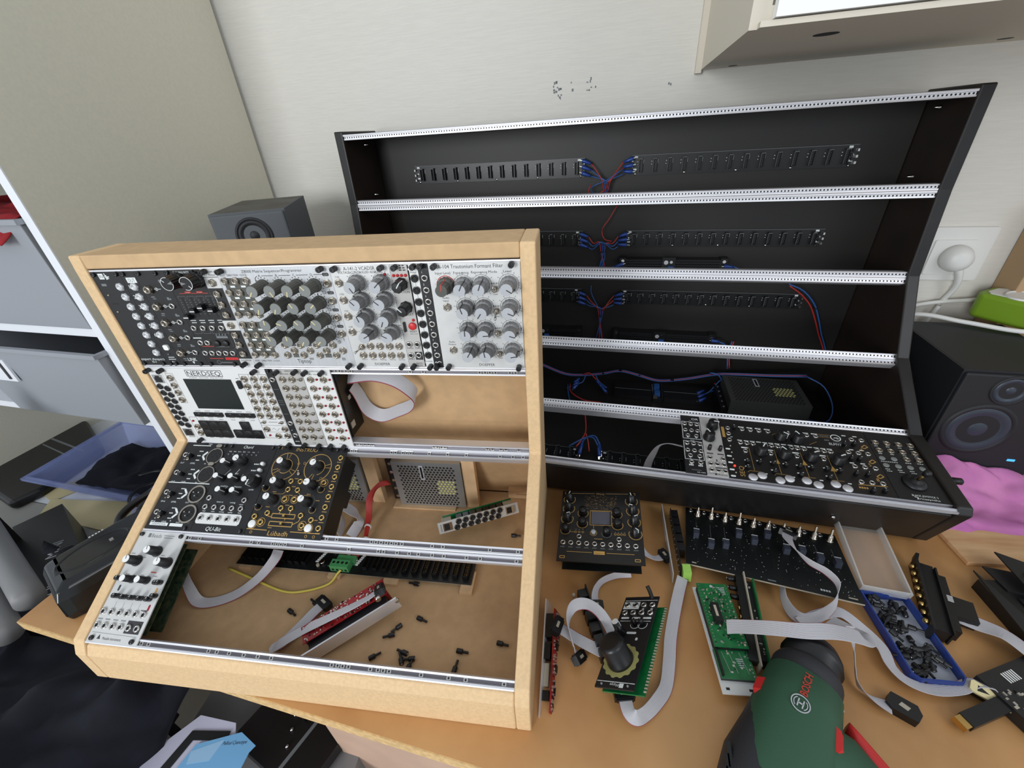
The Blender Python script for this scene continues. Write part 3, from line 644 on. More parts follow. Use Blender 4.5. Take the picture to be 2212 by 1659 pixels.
q = MB(); q.m(m_kblk).box((111.5, -32.6, 1.8), (116.6, -20.4, 5), None, .8); a.part('card_slot', q); a.fake(113, 17.6, 5, .9, m_ink)
a.t('XOR', 150, 123, 1.8, m_ink); a.sc('thumb', [(4, 5), (145, 5.4), (6.5, 125.6), (150.5, 129.8)]); a.done()
a = Mod('synthesizer_module', 'narrow black module with three jacks between the white sequencer and grey gate module', MR(2, 181.4), 10.6, m_pblk, group=G1)
a.j('round', [(6.4, 18.2), (6.6, 90.5), (6.8, 112)]); a.led('grey', [(5, 103)])
for v in (34, 52, 55, 59, 75): a.ln([(1.5, v), (9, v)], .4, m_tink)
a.fake(6, 124, 7, 1, m_wink); a.sc('cap', [(4, 5)]); a.done()
a = Mod('synthesizer_module', 'grey module with sixteen jacks and a column of eight small toggles', MR(2, 192.4), 40.5, m_pgrey, group=G1)
a.j('hex', [(u, v) for v in U(8, 17.7, 13.82) for u in (10.5, 24)])
for i, v in enumerate(U(8, 17.7, 13.82)):
    a.tog([(36, v, 165)], True); a.ln([(14.5, v), (19.5, v)], .3, m_ink); a.ln([(28, v), (33.5, v)], .3, m_ink); a.t(str(i+1), 10.5, v+6, 1.6, m_ink); a.t(str(i+9), 24, v+6, 1.6, m_ink)
a.t('NERDSEQ', 24, 5, 2.4, m_ink, 14); a.t('MORE CVs', 20, 9.6, 2, m_ink, 20); a.t('XOR', 21, 126, 1.8, m_ink); a.sc('thumb', [(6.5, 6), (33.5, 5), (5.5, 129), (28, 129.5)]); a.done()
a = Mod('synthesizer_module', 'white module with sixteen jacks each beside a red light, last in the second row', MR(2, 233.3), 40.5, m_pwhite, group=G1)
a.j('hex', [(u, v) for v in U(8, 17.3, 13.9) for u in (10, 28.3)]); a.led('red', [(u, v) for v in U(8, 17.3, 13.9) for u in (18.6, 37)])
for i, v in enumerate(U(8, 17.3, 13.9)): a.ln([(14, v), (17, v)], .3, m_ink); a.ln([(32.5, v), (35.4, v)], .3, m_ink); a.t(str(i+1), 10, v+6, 1.6, m_ink); a.t(str(i+9), 28.3, v+6, 1.6, m_ink)
a.t('NERDSEQ', 19, 5, 2.4, m_ink, 14); a.t('MORE TRIGGERS 16', 20, 9.8, 2, m_ink, 31); a.t('XOR', 21, 126, 1.8, m_ink); a.sc('thumb', [(6.5, 6), (30, 6), (5.5, 129), (26, 129.5)])
q = MB(); q.m(m_pcbk).box((36, -120, -46), (37.6, -14, 0)); q.m(m_comp).box((37.6, -66, -30), (38.4, -60, -24)); q.box((37.6, -108, -22), (38.4, -98, -12)); q.m(m_alu).box((36, -120, -46.6), (37.7, -14, -46)); a.part('side_board', q)
a.done()

# --- row 3
a = Mod('synthesizer_module', 'black module with four round three-pin microphone sockets down its right side', MR(3, 1.5), 71, m_pblk, group=G1)
for i, v in enumerate((23.2, 51.7, 80.6, 108.2)):
    u = 57; q = MB()
    if i < 2:
        q.m(m_kblk).cyl((u, -v, 1.8), 12.4, 1, 30); q.m(m_nickel).ring((u, -v), 11.4, 12.6, 1.8, 1.6, 30); q.m(m_hole)
        for p_ in ((-4, 1), (4, 1), (0, 5.5)): q.cyl((u+p_[0], -v+p_[1]-2, 2.8), 1.2, .1, 8)
        q.m(m_nickel).box((u-3.6, -v+13.4, 1.8), (u+5.6, -v+18.6, 4.4), None, 1.6)
    else:
        q.m(m_nickel).ring((u, -v), 10.6, 12.9, 1.8, 1.9, 30); q.m(m_hole).cyl((u, -v, 1.9), 10.6, .2, 28); q.m(m_steel)
        for p_ in ((-4, 2), (4, 2), (0, -3)): q.cyl((u+p_[0], -v+p_[1], 2), 1.0, 4, 8)
    a.part('microphone_socket', q)
    w = 38.8 if i < 2 else 37.2; s_ = -1 if i < 2 else 1
    a.ln([(w-3*s_, v-6.4), (w+2.6*s_, v), (w-3*s_, v+6.4)], 2.8, m_wink)
    a.t('IN' if i < 2 else 'OUT', 46 if i < 2 else 47, v+12, 2, m_wink); a.t('LEVEL', 25.5, v+12, 2.4, m_wink, 8); a.t('OUT' if i < 2 else 'IN', 8, v+12, 2.2, m_wink, 6)
    a.fake(31, v-7, 7, 1.4, m_wink, 3); a.fake(30, v, 6, 1.4, m_wink, 3); a.fake(31, v+7, 6, 1.4, m_wink, 3)
    knob(a.o, 'small', 18.5, v+1, 40, 1.8)
a.j('round', [(7.4, v) for v in (22.7, 50.2, 79.6, 107.8)]); a.tog([(14.5, v, 20) for v in (29, 52, 86, 114)], True)
a.bx(1.5, 64.4, 68.4, 65.6, m_wink); a.bx(12, 6.4, 42, 7.6, m_wink); a.bx(5, 121.6, 33, 125.6, m_wink, .1); a.bx(36, 121.6, 56, 125.6, m_wink, .1)
a.t('VERMONA', 19, 123.6, 2.6, m_ink, 22); a.t('+', 34.5, 118.5, 3.4, m_wink); a.t('TAI4', 40, 4.4, 2.2, m_wink); a.sc('cap', [(66, 6), (62, 127)]); a.done()
a = Mod('synthesizer_module', 'black module with white-capped knobs and a rounded white plate of five jacks', MR(3, 72.6), 80.6, m_pblk, group=G1)
for u, v, g, k in ((31.7+4, 29.5, 120, 'blk'), (12.2+3, 34, 90, 'mid'), (14.5, 56, 100, 'mid'), (37.5, 55.6, 100, 'mid'), (60.5, 59, 110, 'mid'), (27, 75, 105, 'mid'), (49, 75, 105, 'mid')): knob(a.o, k, u, v, g)
for u, v in ((68.4, 32.5), (67.6, 42.1), (68, 51.6)): button(a.o, u+2, v, 2.7, m_wcap, 6); a.led('grey', [(u-4, v)]); a.fake(u-10, v, 8, 1.6, m_wink, 3)
a.j('round', [(7.3, 84.5), (62.4, 85.1)]+[(u, 97) for u in (7.3, 21.2, 34.8, 48.6, 62.3)])
a.bx(1.2, 104.8, 68, 119.6, m_pwhite, .12, 2.4); a.j('round', [(u, 111.8) for u in (7.6, 21.3, 34.8, 48.2, 62.2)])
for i, u in enumerate((7.6, 21.3, 34.8, 48.2, 62.2)): a.t(('root', 'third', 'fifth', 'seventh', 'mix')[i], u, 117.3, 1.8, m_ink); a.t(('lead', 'voice', 'voicing', 'quality', 'lead')[i], u, 103-.6, 2, m_wink)
for i in range(7): a.led('grey', [(7+i*7.6, 19)]); a.t(('maj', 'min', 'dom', 'dim', 'sus', 'aug', '•')[i], 7.5+i*7.6, 14.2, 2.2, m_wink)
a.t('Chord', 34.5, 6.6, 4.6, m_wink, 16, shear=.25); a.t('QU-Bit', 33.5, 125.4, 5.4, m_wink, 23, shear=.2)
for u, v, s_ in ((33, 47.6, 'lead'), (22, 66.6, 'waveform'), (44, 66.6, 'frequency'), (66, 69.5, 'quality'), (26, 89, 'lower in'), (46, 89, 'voicing'), (60, 91, 'v/oct')): a.t(s_, u, v, 2.2, m_wink, shear=.2)
for p_ in (((21, 42), (14, 52)), ((35, 41), (30, 51)), ((44, 48), (42, 55)), ((28, 67), (24, 71)), ((12, 67), (10, 73))): a.ln(p_, .5, m_wink)
knob(a.o, 'big', 67, 58.5, 190); a.sc('cap', [(6, 6), (74, 6), (74, 126)]); a.done()
a = Mod('synthesizer_module', 'black and gold module with two large gold dial rings', MR(3, 153.5), 111.4, m_pblk2, group=G1)
for u, v, g in ((23.6, 32.8, 30), (74.4, 33.2, 40), (23.6+1, 61.5, -40), (74.6, 61.2, 100+180), (23.3, 83.6, 5), (74.6, 84.4, 30)): knob(a.o, 'blk', u+1, v-2, g)
for u, v, r0 in ((23.5, 33.4, 0), (74.2, 33.6, 40)):
    a.arc(u, v, 20, .9, m_gink); a.arc(u, v, 10.5, .8, m_gink, -120+r0, 130+r0)
    for q in range(3):
        an = math.radians(90+r0-q*120)
        for da in (-.13, .13): a.ln([(u+10.5*math.cos(an+da), v-10.5*math.sin(an+da)), (u+19*math.cos(an+da*1.2), v-19*math.sin(an+da*1.2))], .6, m_gink)
a.j('gold', [(41.3, 55), (55.6, 54.8), (91.2, 55), (12, 54.4), (41.1, 66.9), (55.8, 67.1), (41.4, 80.3), (55.8, 80.2), (40.5, 92.8), (55.3, 92.5), (23.3, 100.2), (73, 101), (6.3, 105.6), (18.4, 112.6), (89.7, 106), (79, 113.7)]+[(104.9-.2*i, 18+i*14) for i in range(8)])
for u, v in ((5.4, 67), (88.6, 65), (4.8, 93.2), (85.2, 93.2)): knob(a.o, 'small', u+1, v-1, 60); a.arc(u+1, v-1, 5, .5, m_gink, 150, 380)
a.tog([(48.7, 44, 150)], True)
for v in (103.2, 113.6):
    a.ln([(30.6, v-2.8), (64.3, v-2.8), (64.3, v+2.8), (30.6, v+2.8)], 1, m_gink, True); a.bx(33, v-1.2, 62, v+1.2, m_hole)
    q = MB(); q.m(m_gold).box((49, -v-1.2, 1.8), (52, -v+1.2, 6.5)); a.part('slider_cap', q)
a.ln([(23, 103), (27, 104.6), (31, 104.6)], .8, m_gink); a.ln([(41, 96), (40, 100.4)], .8, m_gink); a.ln([(55.5, 96), (55, 100.4)], .8, m_gink); a.ln([(73, 105), (72, 109), (64.5, 113.5)], .8, m_gink); a.ln([(51.5, 108.6), (51.5, 106.6)], .8, m_gink)
a.ln([(21, 73.6), (35, 73.4), (38.6, 70)], .5, m_gink); a.ln([(58, 70.5), (62, 74), (78, 74)], .5, m_gink)
for u, v in ((7, 115.6), (89.2, 116.6)): button(a.o, u, v, 5.2, m_wcap, 2.4); a.arc(u, v, 6, .6, m_gink)
a.arc(18.4, 112.6, 5.6, .6, m_gink); a.arc(79, 113.7, 5.6, .6, m_gink); a.arc(41.4, 80.3, 5.4, .5, m_gink); a.arc(55.8, 80.2, 5.4, .5, m_gink); a.arc(91.2, 55, 5.4, .5, m_gink)
a.t('INSTRUO', 48.6, 7.6, 5.4, m_gink, 34, shear=.1); a.bx(61, 3.6, 66, 4.1, m_gink); a.t('Lúbadh', 48, 125.6, 6.4, m_gink, 29, shear=.1)
a.ln([(1, 122), (31, 122.4)], .9, m_gink); a.ln([(65, 122.6), (107, 122.8)], .9, m_gink); a.arc(9, 126, 1.6, .5, m_gink); a.arc(89, 127, 1.6, .5, m_gink); a.arc(100, 127, 1.6, .5, m_gink)
for u, v in ((16, 40), (43, 29), (52, 28), (84, 49), (12, 49)): a.arc(u, v, 1.6, .4, m_gink)
for v in U(8, 24.4, 14): a.fake(104.5, v, 7, 1, m_gink, 5)
for u, v in ((48, 51), (48, 62.5), (48, 74.6), (48, 88.4), (34, 119), (78, 119.6), (96, 106), (22, 71), (74, 72), (20, 92), (90, 80)): a.fake(u, v, 6, .9, m_gink, 4)
a.ticks(23.9, 82, 9.5, 11.5, m_tink, 15, -60, 60, .3); a.ticks(75, 82.6, 9.5, 11.5, m_tink, 15, -60, 60, .3)
a.t('I', 8, 6, 4.5, m_gink); a.ln([(9, 22), (6.5, 28)], .6, m_gink); a.ln([(7, 20), (8.5, 24)], .6, m_gink); a.sc('cap', [(3, 5), (96, 6)])
q = MB(); q.m(m_pcbk).box((108.6, -121, -34), (110, -14, 0)); q.m(m_blkpl).box((96, -78, -44), (110, -56, -34)); a.part('side_board', q); a.done()

# --- row 4
a = Mod('synthesizer_module', 'silver module with three tall white-capped black knobs, alone in the front row', MR(4, 0), 71, m_psil, group=G1, board=m_dkgreen, depth=32)
for u, v, g in ((38, 28.5, 120), (15, 41.5, 90), (60.6, 41.4, 110)): knob(a.o, 'blk', u+1.2, v-3, -10)
for u, v in ((22.5, 62), (44, 62)): knob(a.o, 'mid', u, v-1.5, -20)
for u, v in ((3.5, 61.5), (61, 63), (12.6, 81.5), (24, 82), (36, 82), (48, 82), (60, 82), (66, 78), (64.5, 62.5)): knob(a.o, 'small', u+1, v-1, 30)
a.j('round', [(u, 98.4) for u in (4.4, 16, 27.6, 39, 50.6, 62)]+[(u, 113.4) for u in (5.2, 16, 27.4, 38.4, 50, 61.6)])
a.bx(45.4, 105.6, 66.6, 119.4, m_ink)
for o_ in list(a.o.children)[-2:]: pass
a.t('Beads', 27, 6, 5, m_tink, 15); a.bx(14, 3.4, 18, 8.6, m_tink); a.fake(46, 5.4, 16, 1, m_tink); a.fake(46, 8, 14, 1, m_tink)
a.t('Mutable Instruments', 34, 126.3, 3, m_ink, 26); a.p(m_ink).prism([(13, -127.6), (15.4, -122.6), (17.8, -127.6)], 1.8, 1.9); a.ln([(3, 121), (66, 122)], .35, m_tink)
for u, v, m_ in ((9.5, 72, m_cone), (64, 72, m_gink), (64.5, 91, m_dred)): a.bx(u-1.4, v-4, u+1.4, v+3, m_, .1, .8)
for u in (16, 27.6, 39, 50.6): a.ln([(u, 87), (u, 93)], .25, m_tink)
for u in (5.2, 16, 27.4, 38.4): a.fake(u, 106.6, 7, 1.4, m_tink)
a.fake(60, 94, 9, 1.3, m_ink); a.sc('cap', [(4, 5), (64, 5), (6.5, 127), (63, 127)]); a.bx(44, 50, 52, 51.4, m_redk)
for u, v in ((5, 30), (24, 34), (50, 30), (12, 55), (34, 55), (53, 55)): a.fake(u, v, 6, 1, m_tink, 4)
a.done()
# ================================================================ modules in the black case
G2 = 'modules mounted in the black case'
a = Mod('synthesizer_module', 'narrow black module with two white-outlined groups of eight jacks in the black case', BR(5, 666.9), 30.5, m_pblk, group=G2)
a.j('round', [(u, v) for v in (23.5, 38.6) for u in (5.6, 15.4, 25)]+[(8.9, 51), (22, 51)]+[(u, v) for v in (69, 84.2) for u in (6, 16.1, 25.8)]+[(9.2, 95.6), (23, 95.6), (9.9, 108.9), (23.2, 108.9)])
a.p(m_wink); a.ln([(1.2, 17.5), (29.3, 17.5), (29.3, 57.5), (1.2, 57.5)], .7, m_wink, True); a.ln([(1.2, 63.5), (29.3, 63.5), (29.3, 103), (1.2, 103)], .7, m_wink, True)
a.t('OR', 23, 10, 5, m_wink, 11); a.t('CV', 15, 14.8, 1.8, m_wink); a.t('GATE', 15, 61, 1.8, m_wink)
for u in (9.6, 23): a.fake(u, 114.6, 7, 2.6, m_wink, 3)
a.ln([(9, 124), (23, 124)], .8, m_tink)
for u in (8.9, 22): a.ln([(u, 55), (u, 57)], .5, m_wink); a.ln([(u+.5, 99), (u+.6, 105)], .5, m_wink)
a.t('OR PIPE', 22.5, 128, 2, m_wink, 12); a.done()
a = Mod('synthesizer_module', 'narrow silver module with two stacked ribbed black knobs in the black case', BR(5, 697.6), 30.4, m_pgrey, group=G2)
knob(a.o, 'big', 18.5, 25, 90); knob(a.o, 'big', 10.5, 52, -30)
a.o.children[-1].name = 'knob'
for u, g in ((8.4, 10), (24, 40)):
    q = MB(); q.m(m_kblk).lathe([(3.2, 0), (2.6, 9), (0, 9.2)], TR(u, -77, 1.8), 14, True, True, .06); a.part('knob', q)
    a.bx(u-4.6, 85, u+4.8, 87.2, m_ink)
a.j('round', [(7, 96.2), (26.6, 96.2), (6.9, 108.8), (16.5, 108.3), (26.2, 108.2), (7, 120.8), (16.5, 120.8), (26.2, 121)])
a.arc(18.5, 25, 10.5, .4, m_tink); a.arc(10.5, 52, 10.5, .4, m_tink); a.bx(13, 113.6, 30, 115.4, m_ink, .1); a.bx(16, 97.5, 17.6, 101.5, m_ink); a.fake(10, 127, 16, 1.6, m_tink)
a.t('Shakmat', 22.2, 127.6, 3, m_ink, 13); a.bx(11, 126, 14, 129.4, m_ink); a.done()
a = Mod('synthesizer_module', 'widest black module in the black case, with eight shiny round touch discs', BR(5, 728.1), 213.2, m_pblk2, group=G2)
a.j('round', [(12.2, 24.4), (11.6, 37.5), (11, 51.6)]+[(u, 24) for u in (34, 46.8, 59.4, 73, 101.6, 128.8, 141.5, 190.9, 204.4)]+
    [(u, 55.6) for u in (26.7, 36.2, 45.2, 63.2, 71.9, 80.8, 99.6, 108.4, 117.4, 135.4, 144.6, 153.4)]+[(u, 52.5) for u in (177.9, 191, 203.6)]+
    [(u, 73) for u in (31.3, 67.2, 103.3, 139.4)]+[(177.1, 80.8), (190.1, 80.8), (203.2, 81), (175.6, 110), (189, 109.4), (202.4, 109)])
for u, v, g in ((53, 73, 30), (85.5, 74.5, -40), (122, 74, 60), (156.5, 75.5, 60), (89, 35.5, 120), (112, 37.5, -30)): knob(a.o, 'big', u, v, g)
for u, v in ((29.6, 97.4), (46.6, 96.2), (28.7, 109.4), (65.2, 95.6), (82.3, 96.2), (63.8, 112), (100.4, 96.2), (116.6, 96.3), (98.4, 112), (136.4, 95.4), (153, 96), (135, 111), (176, 68), (187, 67), (173, 97.4), (187.4, 97), (184, 126), (199, 123.5), (176, 38), (190, 36), (22, 24)): knob(a.o, 'small', u, v, random.choice((-60, 20, 70)))
for i, u in enumerate((32.8, 46, 68.9, 82.3, 104.4, 118, 140.9, 154.2)):
    q = MB(); q.m(m_steel if 0 else m_alu).lathe([(6.4, 0), (6.4, 1.4), (5.9, 2), (0, 2)], TR(u, -(125.4 if i % 2 == (0 if i < 4 else 1) else 120.3), 1.8), 28); a.part('touch_disc', q)
for u in (34, 46.8, 59.4, 73, 101.6, 128.8, 141.5): a.bx(u-5, 17.4, u+4, 19.6, m_wink, .1, .6); a.fake(u-.5, 18.5, 6, .8, m_ink, 4)
for u in (26.7, 36.2, 45.2, 54.4, 63.2, 71.9, 80.8, 90, 99.6, 108.4, 117.4, 126.4, 135.4, 144.6, 153.4): a.bx(u-3.6, 49, u+3.6, 50.8, m_wink, .1, .5)
for u in (31.3, 67.2, 103.3, 139.4): a.bx(u-5, 64.2, u+5, 66.8, m_wink, .1, .8); a.fake(u, 65.5, 7, .9, m_ink, 5)
for u, v in ((29, 92), (46, 91), (28, 104.6), (65, 90.4), (82, 91), (63, 106.4), (100, 91), (116, 91.2), (98, 106.4), (136, 90.4), (153, 91), (135, 106), (52, 115.4), (88.4, 115.6), (124.5, 115.6), (160, 115.6)): a.bx(u-2.4, v-.9, u+2.4, v+.9, m_wink, .1, .4)
for u in (37.6, 73.8, 110, 146.4): a.ln([(u, 63), (u, 112)], .5, m_gink); a.ln([(u-10, 116), (u-7, 112.6), (u+8, 112.6)], .5, m_gink)
for u, v, w in ((74, 87, 3), (110.6, 84, 5), (147, 90, 7)): a.p(m_gink).prism([(u-w/2-1, -v-5), (u, -v+5), (u+w/2+1, -v-5)], 1.8, 1.88)
for v in (71.9, 87, 100.4, 114.4, 126.9): a.bx(2.6, v-1.5, 9.6, v+1.5, m_wink, .1, 1); a.fake(6, v, 5, .8, m_ink, 3)
for v in (65, 79, 93, 107, 120): a.led('lit' if v == 107 else 'brass', [(10.6, v)])
a.t('SEQ', 19.4, 115.6, 7, m_gink, 20, rot=pi/2); a.ln([(13.5, 44.4), (17, 43.8)], 1, m_wink); a.bx(2, 22, 6.4, 46, m_gink)
a.arc(175.4-5.4, 23, 6.6, 1.3, m_wink); a.ln([(167, 23.6), (173, 22.4)], 1.2, m_wink); a.ln([(171, 25), (174.6, 24.2)], 1.2, m_wink); a.t('ELMYRA²', 169, 37.4, 5, m_wink, 24); a.fake(172, 32.4, 16, 1, m_tink)
a.ln([(146, 18), (163, 18), (163, 24), (146, 24)], .3, m_gink, True); a.fake(154.5, 21, 13, 1.6, m_tink); a.fake(156, 30, 7, 2.4, m_tink, 3)
for v, t_ in ((38, '5'), (68, '5'), (96, '8')): a.ln([(200, v), (206, v-5), (209, v-1), (203, v+3)], 1.2, m_gink, True); a.t(t_, 199, v+6, 6, m_gink)
a.ln([(171, 115), (207, 113)], 1, m_gink); a.fake(176, 120, 12, 3, m_gink, 4)
for u, v in ((183, 16), (198, 16), (184, 46), (198, 45.4), (176, 74), (190, 73.6)): a.bx(u-3, v-.9, u+3, v+.9, m_wink, .1, .4)
a.arc(87, 38, 12, .5, m_gink, 30, 140); a.ln([(95, 36), (101, 30)], .5, m_gink); a.ln([(140, 36), (128, 44)], .5, m_gink); a.done()
a = Mod('synthesizer_module', 'black joystick module at the right end of the black case', BR(5, 941.7), 60.6, m_pblk, group=G2)
a.j('hex', [(u, 26) for u in (8.4, 23.5, 39, 54)]+[(u, 42) for u in (8, 22.8, 38, 53)]+[(37.4, 56.4), (53, 55.6)])
a.btn([(6.4, 57.6), (21.6, 57.4), (6.5, 71.4), (21.6, 71.4), (36.3, 71.6), (51, 71.6)], 4, m_kcapd, 1.4)
for u in (8.4, 23.5, 39, 54): a.fake(u, 20, 5, 1, m_tink, 3); a.fake(u, 32, 5, 1, m_wink, 3); a.fake(u, 47.6, 5, 1, m_wink, 3)
for u in (6.5, 21.6, 36.3, 51): a.fake(u, 78.4, 6, 1.1, m_wink, 3); a.fake(u+1, 82, 7, 1, m_wink, 3)
a.fake(14, 63.6, 22, .9, m_wink, 8); a.fake(38, 62.6, 8, .9, m_wink, 3); a.fake(53, 61.8, 8, .9, m_wink, 3)
q = MB(); q.m(m_blkpl).lathe([(15, 0), (14, 3), (9, 5), (6, 5.4), (4, 9)], TR(30, -100, 1.8), 28); a.part('joystick_boot', q)
q = MB(); T = TR(30, -100, 6) @ Matrix.Rotation(math.radians(14), 4, 'X'); q.m(m_gold).lathe([(1.8, 0), (1.8, 22)], T, 14); q.m(m_blkpl).lathe([(4, 20), (4.6, 23), (4.6, 27), (3, 29), (0, 29.4)], T, 18); a.part('joystick', q)
a.t('BLACK JOYSTICK 2', 33, 122.6, 3, m_wink, 30); a.t('ericasynths', 35, 127.4, 3, m_wink, 26); a.ln([(20, 125.2), (24, 126), (22, 129)], .8, m_wink); a.done()

# ================================================================ wiring and boards inside the black case
def busboard(label, x0, x1, z0, z1, y=112.5, T=WB, n=14, hh=8, seen=None):
    t = thing('bus_board', label, 'circuit board', T @ TR(x0, y, z0) @ Matrix.Rotation(pi/2, 4, 'X') if y else T @ TR(x0, z0, z1), None)
    L = x1-x0; H = (z1-z0) if y else 50
    b = MB(); b.m(m_pcbk).box((0, 0, 0), (L, H, 1.6)); b.m(m_wink)
    for i in range(2): b.cyl((6+i*(L-12), H*.55, 1.6), 1.6, .1, 12); b.box((5+i*(L-20), H*.85, 1.6), (11+i*(L-20), H*.95, 1.7)); b.box((4+i*(L-14), H*.25, 1.6), (10+i*(L-14), H*.34, 1.7))
    b.m(m_tink).box((0, H-.7, 1.6), (L, H, 1.9)); b.build('circuit_board', None, t)
    st = (L-34)/(n-1)
    for i in range(n):
        q = MB(); x = 17+i*st; q.m(m_chip)
        for p in (((-3.4, 0), (-2.6, H*.68)), ((2.6, 0), (3.4, H*.68)), ((-3.4, 0), (3.4, .8)), ((-3.4, H*.68-.8), (3.4, H*.68))): q.box((p[0][0], p[0][1], 0), (p[1][0], p[1][1], hh))
        q.box((-2.6, .8, 0), (2.6, H*.68-.8, .6)); q.m(m_tink).box((-3.5, 0, hh), (-3.1, H*.68, hh+.1)); q.box((-3.4, H*.68-1, hh), (3.4, H*.68, hh+.1))
        for k in range(8):
            for s_ in (-1.2, 1.2): q.box((s_-.3, 2.4+k*(H*.68-5)/7-.3, 0), (s_+.3, 2.4+k*(H*.68-5)/7+.3, hh*.8))
        q.m(m_wink).box((5.2, H*.4, .0), (5.7, H*.62, .1)); q.box((-6.8, H*.36, 0), (-5.4, H*.39, .1)); q.box((-6.8, H*.5, 0), (-5.4, H*.53, .1))
        q.build('header_socket', None, t, TR(x, H*.16, 1.6))
    for i in range(5):
        ob('screw', SW['tiny'], t, TR(8+i*(L-16)/4, 2.6, 1.6))
    q = MB(); q.m(m_steel)
    for e in (1.4, L-1.4):
        for k in range(3): q.box((e-1.4, H*(.2+.28*k)-2, 1.6), (e+1.4, H*(.2+.28*k)+2, 7))
    q.m(m_chip)
    for k in range(4): q.cyl((L-9+2*(k % 2), H*(.15+.2*k), 1.6), 2.2, 4, 10)
    q.build('terminal_tabs', None, t)
    return t
RN = ('top', 'second', 'third')
for i, (z0, z1) in enumerate(((483, 518), (346, 379), (218, 250))):
    busboard('black power bus board on the right half of the black case, '+RN[i]+' row', -454, (-76, -88, -90)[i], z0, z1)
    busboard('black power bus board on the left half of the black case, '+RN[i]+' row', -916, -544, z0, z1)
busboard('black power bus board on the floor behind the lowest row of the black case', -468, -92, -228, 15, 0, n=14, hh=9)
busboard('black power bus board on the floor of the lowest row, left of the wire fan', -900, -508, -228, 15, 0, n=14, hh=9)
def wires(name, label, paths, lugs=(), T=WB, r=1.1, ties=()):
    t = thing(name, label, 'wiring', T)
    for m, pts in paths:
        b = MB(); b.m(m).tube(pts, r, 7, True, 4); b.build('blue_wire' if m is m_wblue else 'red_wire' if m is m_wred else 'wire', None, t)
    for p, d in lugs:
        b = MB(); v = Vector(d).normalized(); Tm = Matrix.Translation(p) @ v.to_track_quat('Z', 'Y').to_matrix().to_4x4()
        b.m(m_steel).box((-3, -.6, -8), (3, .6, 0), Tm); b.m(m_lug).lathe([(3.4, -3), (4.2, 0), (3.0, 8), (2.5, 15)], Tm, 12); b.build('cable_lug', None, t)
    for p in ties: q = MB(); q.m(m_kblk).box((-3.5, -3.5, -1.2), (3.5, 3.5, 1.2), TR(*p)); q.build('cable_tie', None, t)
    return t
for i, (zt, zc_, dn) in enumerate(((506, 470, 452), (367, 352, 300), (237, 205, 128))):
    cx = (-500, -500, -497)[i]; L = []; P = []
    for k in range(3):
        z = zt+7-11*k
        L += [((-546, 100, z), (1, 0, -.35)), ((-454, 100, z), (-1, 0, -.35+.2*k))]
        P.append((m_wred if k == 0 else m_wblue, [(-531, 100, z-5), (-520, 96, z-8-5*(2-k)), (cx-8+3*k, 92, zc_+8), (cx+4*k-4, 96, zc_-10), (cx+8-8*k, 104, dn)]))
        P.append((m_wred if k < 2 and i != 1 or k == 0 else m_wblue, [(-469, 100, z-4), (-480, 96, z-8-5*(2-k)), (cx+8-3*k, 90, zc_+6), (cx-4*k+4, 98, zc_-12), (cx-8+8*k, 104, dn-(8 if k else 0))]))
    if i == 0: P += [(m_wred, [(-530, 95, 470), (-534, 92, 458), (-520, 96, 450), (-500, 98, 462)]), (m_wblue, [(-470, 96, 496), (-500, 90, 478), (-528, 92, 466), (-520, 100, 446)])]
    if i == 1: P += [(m_wred, [(-476, 100, 430), (-490, 98, 405), (-503, 96, 385), (-498, 94, 366), (-482, 96, 360)]), (m_wblue, [(-504, 100, 350), (-500, 100, 325), (-506, 98, 300)]), (m_wblue, [(-499, 100, 350), (-495, 100, 325), (-502, 98, 300)])]
    if i == 2: P += [(m_wblue, [(-521, 100, 262), (-520, 98, 245), (-505, 98, 215), (-494, 98, 200)])]
    wires('wire_harness', 'blue and red wires joining the two bus boards of the '+RN[i]+' row', P, L, ties=((cx, 98, zc_-14),) if i else ((-497, 96, 476),))
def regulator(label, x0, x1, z0, T=WB):
    t = thing('heatsink_board', label, 'heatsink', T @ TR(x0, 113.5, z0)); L = x1-x0
    b = MB(); b.m(m_blkpl).box((0, -24, -14), (L, 0, 12)); b.m(m_chip)
    for k in range(4): b.box((2, -28, -10+k*5.4), (L-2, -24, -8+k*5.4))
    b.build('heatsink', None, t)
    b = MB(); c = L*.46; b.m(m_pcbk).box((c-13, -30, -16), (c+13, -26, 18)); b.m(m_alu); b.ring((c-5, 8), 0.5, 4.4, 0, .3, 12, TR(0, -30.2, 0) @ Matrix.Rotation(pi/2, 4, 'X')); b.m(m_steel).cyl((c+5, 9, 30), 3, 1.5, 12, Matrix.Rotation(pi/2, 4, 'X'))
    b.m(m_lug if 0 else m_wblue).box((c-1, -34, -9), (c+10, -30, 1)); b.build('circuit_board', None, t)
    for e in (-6, L+6): q = MB(); q.m(m_blkpl).box((e-7, -20, -14), (e+7, 0, 14)); q.m(m_steel).cyl((e, 8, 20), 3.2, 1.4, 12, Matrix.Rotation(pi/2, 4, 'X')); q.build('mounting_block', None, t)
regulator('black heatsink with a blue terminal under the right bus board of the second row', -450, -262, 312)
regulator('black heatsink with a blue terminal at the right of the third row', -452, -256, 144)
regulator('black heatsink partly hidden by the MDF case in the third row', -690, -552, 144)
wires('wire', 'blue lugged wire leaving the right end of the second row heatsink', [(m_wblue, [(-240, 90, 312), (-225, 90, 305), (-212, 92, 292), (-206, 98, 280)])], [((-253, 88, 312), (1, 0, -.1))], r=1.5)
wires('wire', 'blue lugged wire at the left end of the second row heatsink', [(m_wblue, [(-470, 90, 310), (-484, 90, 302), (-490, 94, 290)])], [((-458, 88, 314), (-1, 0, -.4))], r=1.5)
